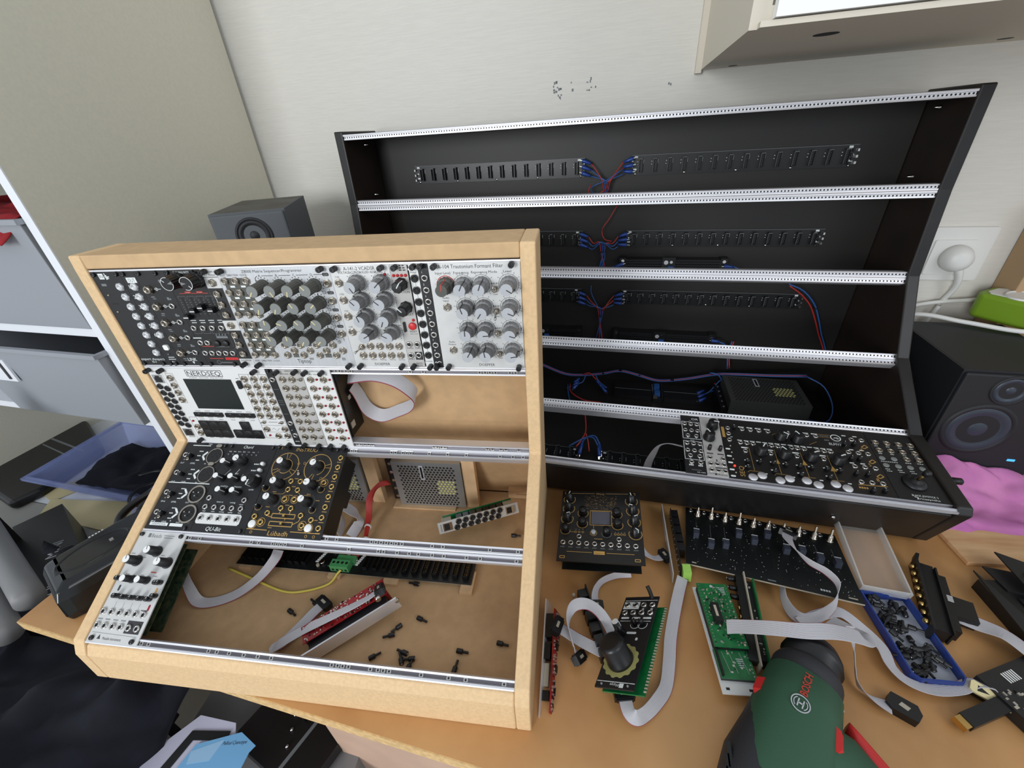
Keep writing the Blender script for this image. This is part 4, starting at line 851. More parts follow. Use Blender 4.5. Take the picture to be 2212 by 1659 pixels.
wires('wire', 'blue lugged wire leaving the right end of the third row heatsink', [(m_wblue, [(-236, 90, 143), (-222, 90, 138), (-206, 92, 118), (-204, 96, 100)])], [((-248, 88, 146), (1, 0, -.1))], r=1.6)
wires('wire_harness', 'red and blue wire pair curving down the right side of the third row', [(m_wblue, [(-128, 95, 276), (-100, 92, 264), (-74, 90, 238), (-56, 92, 205), (-40, 95, 170), (-20, 100, 132), (-16, 102, 112)]), (m_wred, [(-125, 97, 272), (-100, 95, 255), (-78, 93, 232), (-60, 94, 200), (-44, 97, 168), (-24, 100, 132), (-20, 102, 112)])], r=1.5, ties=((-70, 92, 228),))
# fourth row: heat sinks, long harness, power supply on the floor
t = thing('heatsink_board', 'pair of long black heatsinks lying on the floor of the fourth row', 'heatsink', WB @ TR(-452, 20, 14.5))
b = MB(); b.m(m_blkpl).box((0, 2, 0), (86, 60, 12)); b.box((112, 2, 0), (200, 60, 12)); b.m(m_tink).box((2, 30, 12), (84, 31, 12.3)); b.box((114, 30, 12), (198, 31, 12.3)); b.build('heatsink', None, t)
b = MB(); b.m(m_pcbk).box((88, 0, 0), (110, 64, 9)); b.m(m_wblue).box((92, 40, 9), (104, 54, 18)); b.box((92, 10, 9), (104, 24, 18)); b.m(m_steel).box((86, 40, 9), (90, 52, 16)); b.box((89, 0, 9), (98, 6, 15)); b.box((109.4, 0, 9), (110, 64, 14)); b.build('circuit_board', None, t)
P = []
for k, m_ in enumerate((m_wblue, m_wred, m_wblue)):
    o_ = (k-1)*2.2; P.append((m_, [(x+o_*.3, y+o_, z+k*.8) for x, y, z in ((-700, 85, 80), (-636, 79, 60), (-575, 78, 38), (-524, 80, 38), (-480, 78, 47), (-441, 77, 58), (-397, 76, 50), (-350, 78, 38), (-291, 78, 48), (-236, 78, 64), (-200, 76, 70), (-120, 60, 82), (-60, 50, 92))]))
P += [(m_wblue, [(-236, 78, 66), (-242, 70, 74), (-225, 64, 72), (-215, 60, 50), (-236, 55, 32)]), (m_wblue, [(-205, 70, 66), (-222, 62, 58), (-240, 52, 34), (-256, 48, 26)]), (m_wred, [(-230, 66, 50), (-214, 50, 40), (-206, 40, 26)]), (m_wblue, [(-524, 78, 40), (-530, 70, 24), (-548, 60, 20), (-566, 40, 20)]),
      (m_wred, [(-530, 80, 40), (-515, 78, 46), (-500, 74, 34), (-480, 60, 26)]), (m_wblue, [(-500, 78, 42), (-490, 68, 30), (-470, 50, 24)]), (m_wblue, [(-60, 50, 92), (-30, 30, 80), (-16, 0, 50), (-28, -20, 26), (-66, -10, 24)]), (m_wred, [(-200, 90, 78), (-204, 100, 110), (-200, 104, 140)]), (m_wblue, [(-204, 90, 76), (-207, 100, 108), (-204, 104, 140)]),
      (m_wblue, [(-566, 60, 20), (-560, 20, 22), (-550, -20, 20)]), (m_wred, [(-560, 60, 22), (-554, 20, 24), (-520, -6, 20), (-480, -10, 20)])]
LG = [((-486+i*7, 56-i*14, 28), (-.5, .4, .3)) for i in range(3)]+[((-262, 56-i*16, 26), (.8, .4, .3)) for i in range(3)]+[((-548, 62-i*14, 26), (.4, .4, .3)) for i in range(3)]
wires('wire_harness', 'long tied bundle of blue and red wires crossing the fourth row', P, LG, r=1.5, ties=((-480, 78, 48), (-441, 78, 60), (-397, 77, 51), (-320, 78, 44)))
def psu(label, T, L, D, H, m_face, w=6.2, bodym=m_galv):
    t = thing('power_supply', label, 'power supply', T)
    b = MB(); b.m(bodym).box((0, 0, 0), (L, D, H-1)); b.build('housing', None, t)
    b = MB(); b.m(m_face)                                   # perforated lid: dark hexagonal openings in a metal sheet
    b.box((0, 0, H-1), (L, D, H)); b.m(m_hole); k = 0; yy = 6.0
    while yy < D-5:
        x = 12+(w/2 if k % 2 else 0)
        while x < L-10:
            inside = .62*L < x < .88*L and .30*D < yy < .62*D
            b.m(m_yel if inside else m_hole).lathe([(w*.36, H+.02), (w*.34, H+.06)], TR(x, yy, 0, pi/6), 6, False); x += w
        yy += w*.87; k += 1
    b.build('perforated_lid', None, t)
    q = MB(); q.m(m_kcap).box((L*.40, D*.62, H+.05), (L*.46, D*.93, H+.25)); q.m(m_chip).box((L*.415, D*.65, H+.25), (L*.445, D*.9, H+.27)); q.build('sticker', None, t)
    q = MB(); q.m(m_blkpl).box((-14, 4, 1), (0, D-4, H*.6)); q.m(m_steel)
    for i in range(5): q.cyl((-7, 12+i*(D-24)/4, H*.6), 3, 1.2, 10)
    q.build('terminal_block', None, t); return t
t = psu('perforated power supply lying on the floor of the fourth row in the black case', WB @ TR(-218, -40, 15), 148, 104, 58, m_psud, 6.4, m_psud)
# ribbon cables: flat bundles of conductors with a red first wire
def ribbon(label, pts, w=12.7, T=None, n=10, samples=6, ends=(), red=True, th=.9, wv0=None, cat='cable'):
    """pts: (x, y, z, roll) with roll 0 lying flat and 90 standing on edge"""
    t = thing('ribbon_cable', label, cat, T)
    P = spline([p[:3] for p in pts], samples); R = []
    for i in range(len(pts)-1):
        for k in range(samples): f = k/samples; R.append(pts[i][3]*(1-f)+pts[i+1][3]*f)
    R.append(pts[-1][3]); up = Vector((0, 0, 1)); side = None; v = []; f = []; fr = []
    for i, p in enumerate(P):
        tg = (P[min(i+1, len(P)-1)]-P[max(i-1, 0)]).normalized(); s_ = tg.cross(up)
        if s_.length < .15 and side is not None: s_ = side
        s_ = s_.normalized()
        if side is not None and s_.dot(side) < -.3: s_ = -s_
        side = s_; nn = s_.cross(tg).normalized(); r = math.radians(R[i]); wv = s_*math.cos(r)+nn*math.sin(r); nv = tg.cross(wv).normalized()
        if wv0: wv = Vector(wv0); wv = (wv-tg*wv.dot(tg)).normalized(); nv = tg.cross(wv)
        fr.append((p, wv, nv))
    m = 2*n+1; b = MB(); b.m(m_rib)
    for p, wv, nv in fr:
        for sd in (1, -1):
            for k in range(m) if sd == 1 else range(m-1, -1, -1):
                h = th/2 if k % 2 else th*.28; v.append(p+wv*(w*(k/(m-1)-.5))+nv*h*sd)
    K = 2*m
    for i in range(len(fr)-1):
        for k in range(K): j = (k+1) % K; f.append((i*K+k, i*K+j, (i+1)*K+j, (i+1)*K+k))
    b.add(v, f+[tuple(range(K-1, -1, -1)), tuple((len(fr)-1)*K+k for k in range(K))], None, False)
    if red:
        b.m(m_ribred); ri = b.cur
        for q in range(len(f)):
            k = q % K; kk = k if k < m else K-1-k
            if kk < 2 or k == K-1: b.mi[q] = ri
    b.build('ribbon', None, t)
    for e in ends:
        p, wv, nv = fr[0 if e[0] == 0 else -1]; tg = wv.cross(nv); Tm = Matrix((wv, tg, nv)).transposed().to_4x4(); Tm.translation = p
        q = MB(); q.m(m_blkpl); W2 = w/2+4
        q.box((-W2, -5, -4.5), (W2, 5, 4.5), Tm); q.box((-W2+2, -6.5, -3), (W2-2, 6.5, 3), Tm); q.m(m_comp).box((-w*.28, -1.6, 4.5), (w*.28, 1.6, 4.9), Tm); q.box((-w*.28, -1.6, -4.9), (w*.28, 1.6, -4.5), Tm)
        q.build('ribbon_plug', None, t)
    return t
ribbon('grey ribbon cable rising from the floor board inside the black case', [(-384, -229, 26, 10), (-378, -222, 50, 10), (-366, -216, 74, 20), (-352, -220, 86, 30), (-334, -230, 92, 30), (-322, -232, 94, 20)], 16, WB, 12)
L5 = [((-508, -200+i*8, 24), (.2, .6, .7)) for i in range(3)]+[((-470, -200+i*8, 24), (-.2, .6, .7)) for i in range(3)]
P5 = [(m_wred, [(-504, -160, 95), (-500, -175, 60), (-508, -185, 42), (-516, -195, 34)]), (m_wblue, [(-530, -196, 34), (-510, -186, 44), (-498, -180, 48), (-484, -182, 50), (-474, -192, 40)]), (m_wblue, [(-470, -190, 40), (-482, -180, 54), (-500, -182, 46), (-508, -190, 30)]), (m_wred, [(-500, -175, 55), (-494, -182, 40), (-490, -196, 26)])]
wires('wire_harness', 'blue lugs and red wires fanning out on the floor of the lowest row', P5, L5, r=1.5)
# ================================================================ inside the raw MDF case
F0 = 16.2
for lab, x0, L in (('perforated silver power supply standing against the back wall of the MDF case', -237, 117), ('perforated silver power supply mostly hidden behind the gold and black module', -412, 117)):
    psu(lab, TR(x0, 306, 20) @ Matrix.Rotation(pi/2, 4, 'X') @ TR(0, 0), L, 99, 21, m_galv, 6.0)
t = thing('wooden_support', 'pale wooden ledge and blocks holding up the right power supply', 'wood block', TR(-250, 278, F0))
b = MB(); b.m(m_wood).box((0, 0, 0), (112, 44, 3.4)); b.build('ledge', None, t)
b = MB(); b.m(m_wood).box((131, 12, 0), (152, 24, 108)); b.build('upright_block', None, t)
b = MB(); b.m(m_wood).box((200, 38, 0), (236, 49, 18)); b.box((214, 35, 6), (238, 44, 11)); b.build('corner_block', None, t)
t = thing('wooden_support', 'pale wooden block beside the hidden left power supply', 'wood block', TR(-292, 290, F0)); b = MB(); b.m(m_wood).box((0, 0, 0), (22, 12, 108)); b.m(m_gold).cyl((8, -102, 0), 3, .8, 12, Matrix.Rotation(pi/2, 4, 'X')); b.build('upright_block', None, t)
for i, (x, y, w) in enumerate(((-449, 150, 20), (-300, 146, 20), (-212, 142, 22), (-96, 138, 18))):
    b = MB(); b.m(m_wood).box((0, 0, 0), (w, 34, 5.8)); o = b.build('wood_spacer', None, None, TR(x, y-8, F0)); tag(o, ('pale wooden spacer under the left end of the bus board', 'pale wooden spacer under the bus board, left of the green terminal', 'pale wooden spacer under the middle of the bus board', 'pale wooden spacer under the right end of the bus board')[i], 'wood block', 'spacers under the bus board')
# the two-ended bus board with the green terminal
t = thing('bus_board', 'long black bus board with a green screw terminal on the MDF case floor', 'circuit board', TR(-455, 146, F0+6, -.012))
b = MB(); b.m(m_pcbk).box((0, 0, 0), (374, 44, 1.6)); b.m(m_comp).box((0, 0, -.4), (374, 1, 1.2)); b.m(m_wcap)
for x in (126, 190):
    for k in range(6): b.box((x+k*1.1, 14+k*3.2, 1.6), (x+5+k*1.1, 16.4+k*3.2, 2.2))
b.build('circuit_board', None, t)
for i in range(21):
    x = 6+i*11.2 if i < 10 else 206+(i-10)*15.4
    q = MB(); q.m(m_chip)
    for p in (((0, 0), (.8, 30)), ((7.2, 0), (8, 30)), ((0, 0), (8, .8)), ((0, 29.2), (8, 30))): q.box((p[0][0], p[0][1], 0), (p[1][0], p[1][1], 8))
    q.box((0, 0, 0), (8, 30, .8)); q.m(m_gold)
    for k in range(8):
        for s_ in (2.7, 5.3): q.box((s_-.3, 4+k*3-.3, .8), (s_+.3, 4+k*3+.3, 6))
    q.build('header_socket', None, t, TR(x, 7, 1.6))
q = MB(); q.m(m_green).box((0, 0, 0), (29, 12, 12)); q.box((4, 12, 0), (33, 22, 9)); q.m(m_hole)
for k in range(4): q.cyl((4.5+k*6.8, 7, 12), 2.2, .1, 10); q.box((2.6+k*6.8, -.1, 2), (6.2+k*6.8, .05, 6))
q.build('screw_terminal', None, t, TR(158, 2, 1.6))
q = MB()
for k in range(9): q.m((m_comp, m_chip, m_steel)[k % 3]).cyl((134+(k*37 % 60), 8+(k*13 % 30), 1.6), 2.4+(k % 2), 4+k % 4, 10)
q.build('capacitors', None, t)
tag(MB().m(m_wyel).tube([(-462, 138, 22), (-416, 127, 19), (-356, 112, 18.4), (-323, 115, 18.4), (-293, 128, 19), (-284, 142, 25), (-280, 147, 27)], 1.7, 10).build('wire', None), 'single yellow wire curving from the green terminal across the case floor', 'wire')
t = thing('wire_bundle', 'bundle of red wires tied together beside the silver power supply', 'wiring')
for k in range(6):
    d = (k-2.5)*1.6; b = MB(); b.m(m_wred).tube([(-252, 290+d, 74-k*3), (-262-k*2, 280+d, 78-k*4), (-277+d*.9, 262, 60-k), (-276+d, 243, 36), (-271+d*.6, 214, 24), (-266+d*.7, 196, 20+k % 2*2), (-268+d, 180, 24), (-272+d, 160, 30)], 1.15, 7); b.build('red_wire', None, t)
for p in ((-272, 226, 28), (-267, 205, 23)): q = MB(); q.m(m_wcap).ring((0, 0), 4.6, 5.6, -1.4, 2.8, 14, TR(*p, 0, pi/2)); q.build('cable_tie', None, t)
RB = ribbon
ribbon('grey ribbon cable folded below the hidden power supply and printed in grey', [(-350, 250, 62, 0), (-325, 246, 58, 0), (-300, 240, 46, 10), (-290, 236, 34, 70), (-292, 228, 26, 60), (-298, 212, 19, 20)], 18, n=14)
ribbon('short white ribbon standing on the floor left of the red wires', [(-342, 252, 40, 70), (-322, 238, 32, 80), (-318, 222, 24, 80), (-316, 208, 24, 80)], 14, n=10)
ribbon('grey ribbon cable looping into view through the open half of the second row', [(-252, 264, 292, 0), (-214, 262, 298, 10), (-184, 260, 292, 20), (-166, 262, 276, 25), (-161, 266, 260, 15), (-172, 270, 243, 0), (-195, 274, 230, -10), (-223, 276, 219, -20), (-243, 276, 230, -25), (-251, 276, 256, -20), (-253, 270, 275, -10)], 20, n=14, wv0=(.1, .72, .69))
ribbon('grey ribbon cable from the bus board down to the front left module', [(-384, 160, 44, 20), (-384, 146, 40, 25), (-398, 124, 28, 15), (-420, 102, 20, 10), (-446, 88, 18.5, 5), (-468, 84, 22, 5), (-482, 92, 34, 20), (-494, 104, 48, 35), (-504, 122, 66, 45)], 15, n=12)
# loose module with fourteen jacks
def T3(tl, tr, bl):
    tl, tr, bl = Vector(tl), Vector(tr), Vector(bl); x = (tr-tl).normalized(); y = (tl-bl); y = (y-x*y.dot(x)).normalized(); z = x.cross(y)
    T = Matrix((x, y, z)).transposed().to_4x4(); T.translation = tl; return T
a = Mod('synthesizer_module', 'loose narrow module with two network sockets and fourteen jacks on the MDF case floor', T3((-27, 264, 64), (-24, 258, 46), (-139, 218, 60)), 19, m_pgrey, v0=0, depth=0)
a.j('knurl', [(u, 30+i*11+(4 if u > 9 else 0)) for i in range(7) for u in (5.2, 14)])
for v in (14, 114): q = MB(); q.m(m_steel).box((3, -v-7, 1.8), (16, -v+7, 2.6)); q.m(m_hole).box((4.5, -v-5, 2.6), (14.5, -v+3, 2.8)); a.part('network_socket', q)
q = MB(); q.m(m_chip)
for i in range(7): q.box((1, -33-i*11, -14), (18, -24-i*11, 0))
q.m(m_comp).box((2, -22, -16), (17, -7, 0)); q.box((2, -122, -16), (17, -107, 0)); q.build('jack_body', None, a.o)
q = MB(); q.m(m_pcbg).box((0, -120, -17.6), (19, -7, -16)); q.box((17.6, -120, -30), (19, -7, -16)); q.build('circuit_board', None, a.o); a.fake(9.5, 5, 12, 2, m_tink, 6); a.fake(9.5, 124, 12, 2, m_tink, 6); a.done()
# loose module with a red circuit board and its ribbon
t = thing('synthesizer_module', 'loose module with red circuit board and aluminium panel at the front of the case', 'synthesizer module', T3((-271, 21, F0+22), (-268, 23, F0+1), (-171, 92, F0+22)))
b = MB(); b.m(m_alu).box((0, 2, -2), (22, 129, 0), TR(0, -130)); b.m(m_steel).cyl((8, -127, -2), 3, 3, 12); b.build('front_panel', None, t)
b = MB(); b.m(m_blkpl).box((1, -116, 0), (19, -14, 14)); b.build('jack_body', None, t)
def populate(b, x0, y0, x1, y1, z, n, s=1.0, seed=1):
    r = random.Random(seed)
    for i in range(n):
        x = r.uniform(x0, x1); y = r.uniform(y0, y1); k = r.random(); w = r.uniform(.5, 1.4)*s; h = r.uniform(.4, 1.2)*s
        b.m(m_chip if k < .3 else m_solder if k < .75 else m_comp); b.box((x-w, y-h, z), (x+w, y+h, z+r.uniform(.3, 1.4)*s))
b = MB(); b.m(m_pcbr).box((-4, -120, 14), (20, -10, 15.6)); b.m(m_pcbr).box((-5.4, -120, 8), (-4, -10, 32))
r = random.Random(4)
for i in range(150): y = r.uniform(-118, -12); z = r.uniform(9, 31); b.m(r.choice((m_solder, m_chip, m_solder, m_comp))).box((-6.6, y-r.uniform(.4, 1.4), z-.6), (-5.4, y+.6, z+.7))
b.m(m_steel).cyl((-22, -112, -7), 3.4, 5, 12, None); b.build('circuit_board', None, t)
ribbon('grey ribbon cable folded over the red board module, black plug on the case floor', [(-280, 96, 26, 0), (-288, 82, 26, 0), (-300, 62, 22, 0), (-313, 42, 19.5, 0), (-316, 36, 24, 0), (-306, 38, 32, 0), (-276, 50, 46, 10), (-240, 66, 56, 20), (-208, 84, 62, 30), (-190, 98, 66, 35)], 15, n=12, ends=((0,), (1,)))
# loose thumb screws
def tsmesh():
    b = MB(); b.m(m_blkpl).lathe([(0, 0), (2.6, 0), (3.1, .6), (3.1, 7.4), (2.4, 8), (1.7, 8.4), (1.5, 9.6), (1.6, 15.4), (0, 15.6)], Matrix.Rotation(pi/2, 4, 'Y'), 14, False, True, .05); b.m(m_steel).lathe([(1.5, -.05), (0, -.06)], Matrix.Rotation(pi/2, 4, 'Y'), 8)
    return shared(b.build('thumb_screw'))
TS = tsmesh()
SCR = [(-158, 139, 175, 'under the bus board, bright head to the right'), (-35, 234, 0, 'near the loose jack module, by the right wall'), (-145, 92, -18, 'highest of the group right of the red board'), (-163, 81, 225, 'upper one of the two angled screws right of the red board'), (-168, 68, 200, 'lower one of the two angled screws right of the red board'),
       (-190, 36, 35, 'left of the cluster by the front rail'), (-143, 46, 165, 'top of the cluster of three'), (-146, 34, 120, 'lowest of the cluster of three, lying steeply'), (-132, 42, 190, 'right one of the cluster of three'), (-138, 27, 75, 'half hidden by the front rail below the cluster'),
       (-82, 56, -5, 'between the cluster and the right wall'), (-33, 70, -8, 'closest to the right wall'), (-80, 30, 82, 'pointing up at the front rail'), (-74, 26, -12, 'lying flat at the front rail beside an upright one'), (-257, 104, -80, 'just right of the ribbon plug'), (-246, 106, -110, 'second from the ribbon plug'), (-232, 107, 30, 'third from the ribbon plug'),
       (-330, 86, -25, 'alone in the middle left of the floor'), (-293, 96, 150, 'left of the ribbon plug'), (-4, 128, 100, 'touching the right wall of the case')]
for i, (x, y, g, l) in enumerate(SCR):
    o = ob('thumb_screw', TS, None, TR(x, y, F0+3.1, math.radians(g))); tag(o, 'small black thumb screw '+l, 'screw', 'loose thumb screws on the case floor')
# ================================================================ room
b = MB(); b.m(m_wall).box((-2700, 150, -720), (1500, 230, 1700)); struct(b.build('wall_back', None, None, WB))
b = MB(); b.m(m_floor).box((-3000, -2600, -740), (1800, 232, -720)); struct(b.build('floor', None, None, WB))
b = MB(); b.m(m_tink)
r = random.Random(3)
for cx, cz, n in ((-609, 640, 9), (-603, 628, 7), (-573, 640, 2), (-545, 639, 4), (-536, 637, 3), (-400, 628, 2)):
    for i in range(n): x = cx+r.uniform(-7, 5); z = cz+r.uniform(-9, 9); b.box((x-1.2, 149.6, z-1.6), (x+r.uniform(0, 2.4), 150.2, z+r.uniform(0, 3)))
o = b.build('trim_1', None, None, WB); o.name = 'wall_stain'; tag(o, 'small grey scuff marks on the white wall above the black case', 'stain')

# ================================================================ furniture
desk = thing('desk', 'long varnished tan desk with a pale raw front edge', 'desk', WB)
b = MB(); b.m(m_desk).box((-1272, -690.5, -18), (700, 132, 0)); b.build('desktop', None, desk)
b = MB(); b.m(m_deskedge).box((-1272, -692, -18), (700, -690.5, -.2)); b.build('front_edging', None, desk)
b = MB(); b.m(m_under).box((-862, -640, -720), (-628, -622, -18)); b.build('leg_panel', None, desk)
b = MB(); b.m(m_under).box((560, -640, -720), (578, 100, -18)); b.build('leg_panel', None, desk)
o = bboard('pine_board', None, (0, 0, 0), (230, 118, 7), m_pine, WB @ TR(58, -318, .1, .14), .001); tag(o, 'small pale pine board lying on the desk beside the pink cloth', 'board')
# tall wardrobe with open shelving at its front
w = thing('wardrobe', 'tall beige wardrobe with a white front edge left of the desk', 'wardrobe', WB)
b = MB(); b.m(m_ward).box((-1356, -359, -720), (-1338, 140, 1650)); b.build('side_panel', None, w)
b = MB(); b.m(m_white).box((-1357, -361, -720), (-1337.6, -359, 1650)); b.build('edge_strip', None, w)
for z in (290, 84, 566): b = MB(); b.m(m_white).box((-2300, -345, z), (-1356, 132, z+16)); b.build('shelf', None, w)
b = MB(); b.m(m_white).box((-2300, 132, -700), (-1356, 140, 1650)); b.build('back_panel', None, w)
b = MB(); b.m(m_ward).box((-2318, -359, -720), (-2300, 140, 1650)); b.build('side_panel', None, w)
b = MB(); b.m(m_white).box((-2300, -359, -720), (-1356, 140, -262)); b.build('base_cabinet', None, w)
def bin_(label, x0, x1, y0, y1, z0, z1, tp, mt, T=WB, rim=6, name='storage_bin', wall=3, cat='storage bin'):
    t = thing(name, label, cat, T); b = MB(); b.m(mt)
    def R(o_, z, t_=0): return [(x0+t_+o_, y0+t_+o_, z), (x1-t_-o_, y0+t_+o_, z), (x1-t_-o_, y1-t_-o_, z), (x0+t_+o_, y1-t_-o_, z)]
    v = R(tp, z0)+R(0, z1)+R(wall, z1)+R(tp+wall, z0+wall)
    b.add(v, [(3, 2, 1, 0)]+[(a_+i, a_+(i+1) % 4, a_+4+(i+1) % 4, a_+4+i) for a_ in (0, 4, 8) for i in range(4)]+[(12, 13, 14, 15)])
    o = b.build('body', None, t); bv = o.modifiers.new('bevel', 'BEVEL'); bv.width = .018 if wall < 4 else .008; bv.segments = 3; bv.limit_method = 'ANGLE'; bv.angle_limit = 1.0
    b = MB(); b.m(mt)
    for p, q in (((x0-rim, y0-rim), (x1+rim, y0)), ((x0-rim, y1), (x1+rim, y1+rim)), ((x0-rim, y0), (x0, y1)), ((x1, y0), (x1+rim, y1))): b.box((p[0], p[1], z1-8), (q[0], q[1], z1))
    b.build('rim', None, t); return t
bin_('grey plastic bin under the red cloth on the upper wardrobe shelf', -1850, -1364, -366, 60, 308, 500, 16, m_bingrey)
t = bin_('grey plastic bin on the shelf below, with a pale sticker', -1760, -1362, -378, 40, 101, 272, 14, m_bingrey)
b = MB(); b.m(m_white).box((-1700, -378, 190), (-1640, -374, 240), None); b.build('sticker', None, t); 
b = MB(); b.m(m_ink).box((-1658, -380, 196), (-1652, -375, 236)); b.build('sticker_print', None, t)
def cloth(name, label, cat, x0, x1, y0, y1, z0, amp, m, T=None, seed=1, n=40, fall=None, sol=2, f=1.0):
    from mathutils import noise
    b = MB(); b.m(m); v = []
    for j in range(n+1):
        for i in range(n+1):
            u, w_ = i/n, j/n; x = x0+(x1-x0)*u; y = y0+(y1-y0)*w_
            q = Vector((x*.011*f, y*.011*f, seed)); h = noise.noise(q)*amp+abs(noise.noise(q*2.3+Vector((5, 0, 0))))*amp*.7
            e = min(u, 1-u, w_, 1-w_); wob = noise.noise(Vector((u*5, w_*5, seed+9)))*.12
            x += wob*(x1-x0)*.5; y += wob*(y1-y0)*.4
            z = z0+h+amp*.5
            if fall: z = fall(x, y, z, u, w_)
            v.append((x, y, z))
    fs = [(j*(n+1)+i, j*(n+1)+i+1, (j+1)*(n+1)+i+1, (j+1)*(n+1)+i) for j in range(n) for i in range(n)]
    b.add(v, fs, None, True); o = b.build(name, None, None, T); s_ = o.modifiers.new('solid', 'SOLIDIFY'); s_.thickness = sol*S; s_.offset = -1
    return tag(o, label, cat)
cloth('red_cloth', 'red cloth folded over the top grey bin at the left edge', 'cloth', -1900, -1398, -385, -120, 500, 14, m_redcl, WB, 3, fall=lambda x, y, z, u, w_: z-max(0, .16-w_)*260)
# low clutter left of the desk, all standing on the wardrobe base or a low bench
o = bboard('low_bench', None, (-2620, -1180, -290), (-1362, -362, -262), m_floor, WB); tag(o, 'low light grey bench in front of the wardrobe', 'bench')
bq = MB(); bq.m(m_floor).box((-2600, -1100, -720), (-2560, -400, -290)); bq.box((-1420, -1100, -720), (-1380, -400, -290)); q = bq.build('leg', None, o)
for z in (-262,):
    t = thing('laptop_bag', 'flat black zipped bag lying behind the clear blue bin', 'bag', WB)
    b = MB(); b.m(m_blkpl).prism([(-2480, -300), (-2200, -372), (-2060, -400), (-2035, -340), (-2060, -150), (-2300, -40), (-2460, -60)], -261, -232); o = b.build('body', None, t); bv = o.modifiers.new('bevel', 'BEVEL'); bv.width = .012; bv.segments = 3
    b = MB(); b.m(m_tink).line((-2300, -150), (-2100, -180), 6, -232, 1); b.line((-2290, -180), (-2120, -210), 4, -232, 1); b.build('zip', None, t)
t = bin_('clear blue plastic bin holding black cloth below the grey bins', -2010, -1600, -350, -90, -258, -168, 40, m_polyb, WB, 10, wall=3)
cloth('black_cloth', 'black cloth crumpled inside the clear blue bin', 'cloth', -1950, -1660, -300, -130, -240, 26, m_navy, WB, 12, n=24)
for i, (pts, z, m_, l) in enumerate((([(-2080, -330), (-2010, -262), (-1960, -300), (-1990, -352)], -260, m_cream, 'cream card sticking out left of the clear blue bin'), ([(-2000, -345), (-1700, -300), (-1650, -330), (-1700, -402), (-1960, -400)], -258, m_cream, 'long cream card under the front of the clear blue bin'), ([(-1720, -310), (-1600, -280), (-1540, -340), (-1640, -420)], -255, m_paper, 'white paper at the right of the cream card'))):
    b = MB(); b.m(m_).prism(pts, z, z+1.2); tag(b.build('card_sheet', None, None, WB), l, 'card')
t = thing('cable_coil', 'thin black cable looped beside the wardrobe foot', 'cable', WB)
b = MB(); b.m(m_kblk); b.tube([(-1560+60*math.cos(a*.7), -330+50*math.sin(a*.7), -180+a*4) for a in range(14)], 4, 8); b.build('cable', None, t)
t = thing('carton', 'black carton with grey lettering leaning beside the bench', 'box', WB @ TR(-1690, -480, -150, -.42, 0, 0))
b = MB(); b.m(m_blkpl).box((-120, -60, -110), (215, 30, -60)); b.box((-120, -60, -60), (215, 30, -20)); b.build('body', None, t)
b = MB(); b.m(m_kcap); text(b, 'Launchkey', 150, -20, -19.6, 26, 110, rot=pi-.4); text(b, 'MINI', 60, -8, -19.6, 20, 50, rot=pi-.4); b.build('printed_lettering', None, t)
t = thing('tripod_head', 'black tripod head with round knobs at the left edge', 'tripod', WB @ TR(-1690, -520, 100))
b = MB(); b.m(m_blkpl).box((-70, -20, -40), (10, 20, 20)); b.box((-20, -12, 20), (40, 12, 62)); b.box((-90, -14, -362), (-64, 14, -20)); b.build('body', None, t)
for p in ((30, 0, -30), (60, 0, 20), (20, 0, 70)): b = MB(); b.m(m_kblk).lathe([(6, 0), (22, 4), (24, 12), (20, 18), (0, 18)], TR(*p, 0, .8, .5), 18); b.build('knob', None, t)
t = thing('rolled_mat', 'two grey beige rolls lying side by side at the left end of the desk', 'mat', WB)
for y_, z_ in ((0, -70), (-46, -96)): b = MB(); b.m(m_kgrey).tube([(-1900, -480+y_, z_), (-1650, -560+y_, z_), (-1400, -640+y_, z_)], 21, 20); b.build('roll', None, t)
cloth('black_cloth', 'black cloth heap at the left edge under the grey beige rolls', 'cloth', -2200, -1440, -960, -500, -235, 60, m_navy, WB, 41, n=30)
# glossy charger on the desk corner, with its carrying loop
t = thing('charging_dock', 'glossy black two-well dock overhanging the left end of the desk', 'charger', WB @ TR(-1228, -655, .3, -.37) @ Matrix.Diagonal((.72, .82, .86, 1)) @ TR(0, 56, 0))
T0 = Matrix()
b = MB(); b.m(m_blkgl); pr = [(-60, -56), (60, -56), (66, -40), (72, 60), (64, 240), (50, 300), (-50, 300), (-64, 240), (-72, 60), (-66, -40)]
n = len(pr); rings = [(1.0, 0), (1.04, 14), (1.0, 46), (.9, 62), (.72, 70)]; v = []
for s_, z in rings: v += [(x*s_, 110+(y-110)*(s_*.5+.5), z) for x, y in pr]
f = [(k*n+i, k*n+(i+1) % n, (k+1)*n+(i+1) % n, (k+1)*n+i) for k in range(len(rings)-1) for i in range(n)]+[tuple(range(n-1, -1, -1)), tuple((len(rings)-1)*n+i for i in range(n))]
b.add(v, f, None, False); o = b.build('body', None, t, TR(0, 0, 0)); bv = o.modifiers.new('bevel', 'BEVEL'); bv.width = .007; bv.segments = 4; bv.limit_method = 'ANGLE'; bv.angle_limit = .5
for yy in (18, 196):
    q = MB(); q.m(m_hole).lathe([(0, 66.5), (36, 67.2), (41, 69)], TR(0, yy) @ Matrix.Diagonal((.8, 1.25, 1, 1)), 30, True, False); q.m(m_blkgl).lathe([(41, 69), (43, 72), (46, 70), (49, 64)], TR(0, yy) @ Matrix.Diagonal((.8, 1.25, 1, 1)), 30, True, False); q.m(m_steel).box((-4, yy+24, 68), (4, yy+30, 71)); q.build('charging_well', None, t)
q = MB(); q.m(m_wink); [q.box((-60, 20+i*5, 66), (-56, 23+i*5, 66.4)) for i in range(5)]; q.build('printed_lettering', None, t)
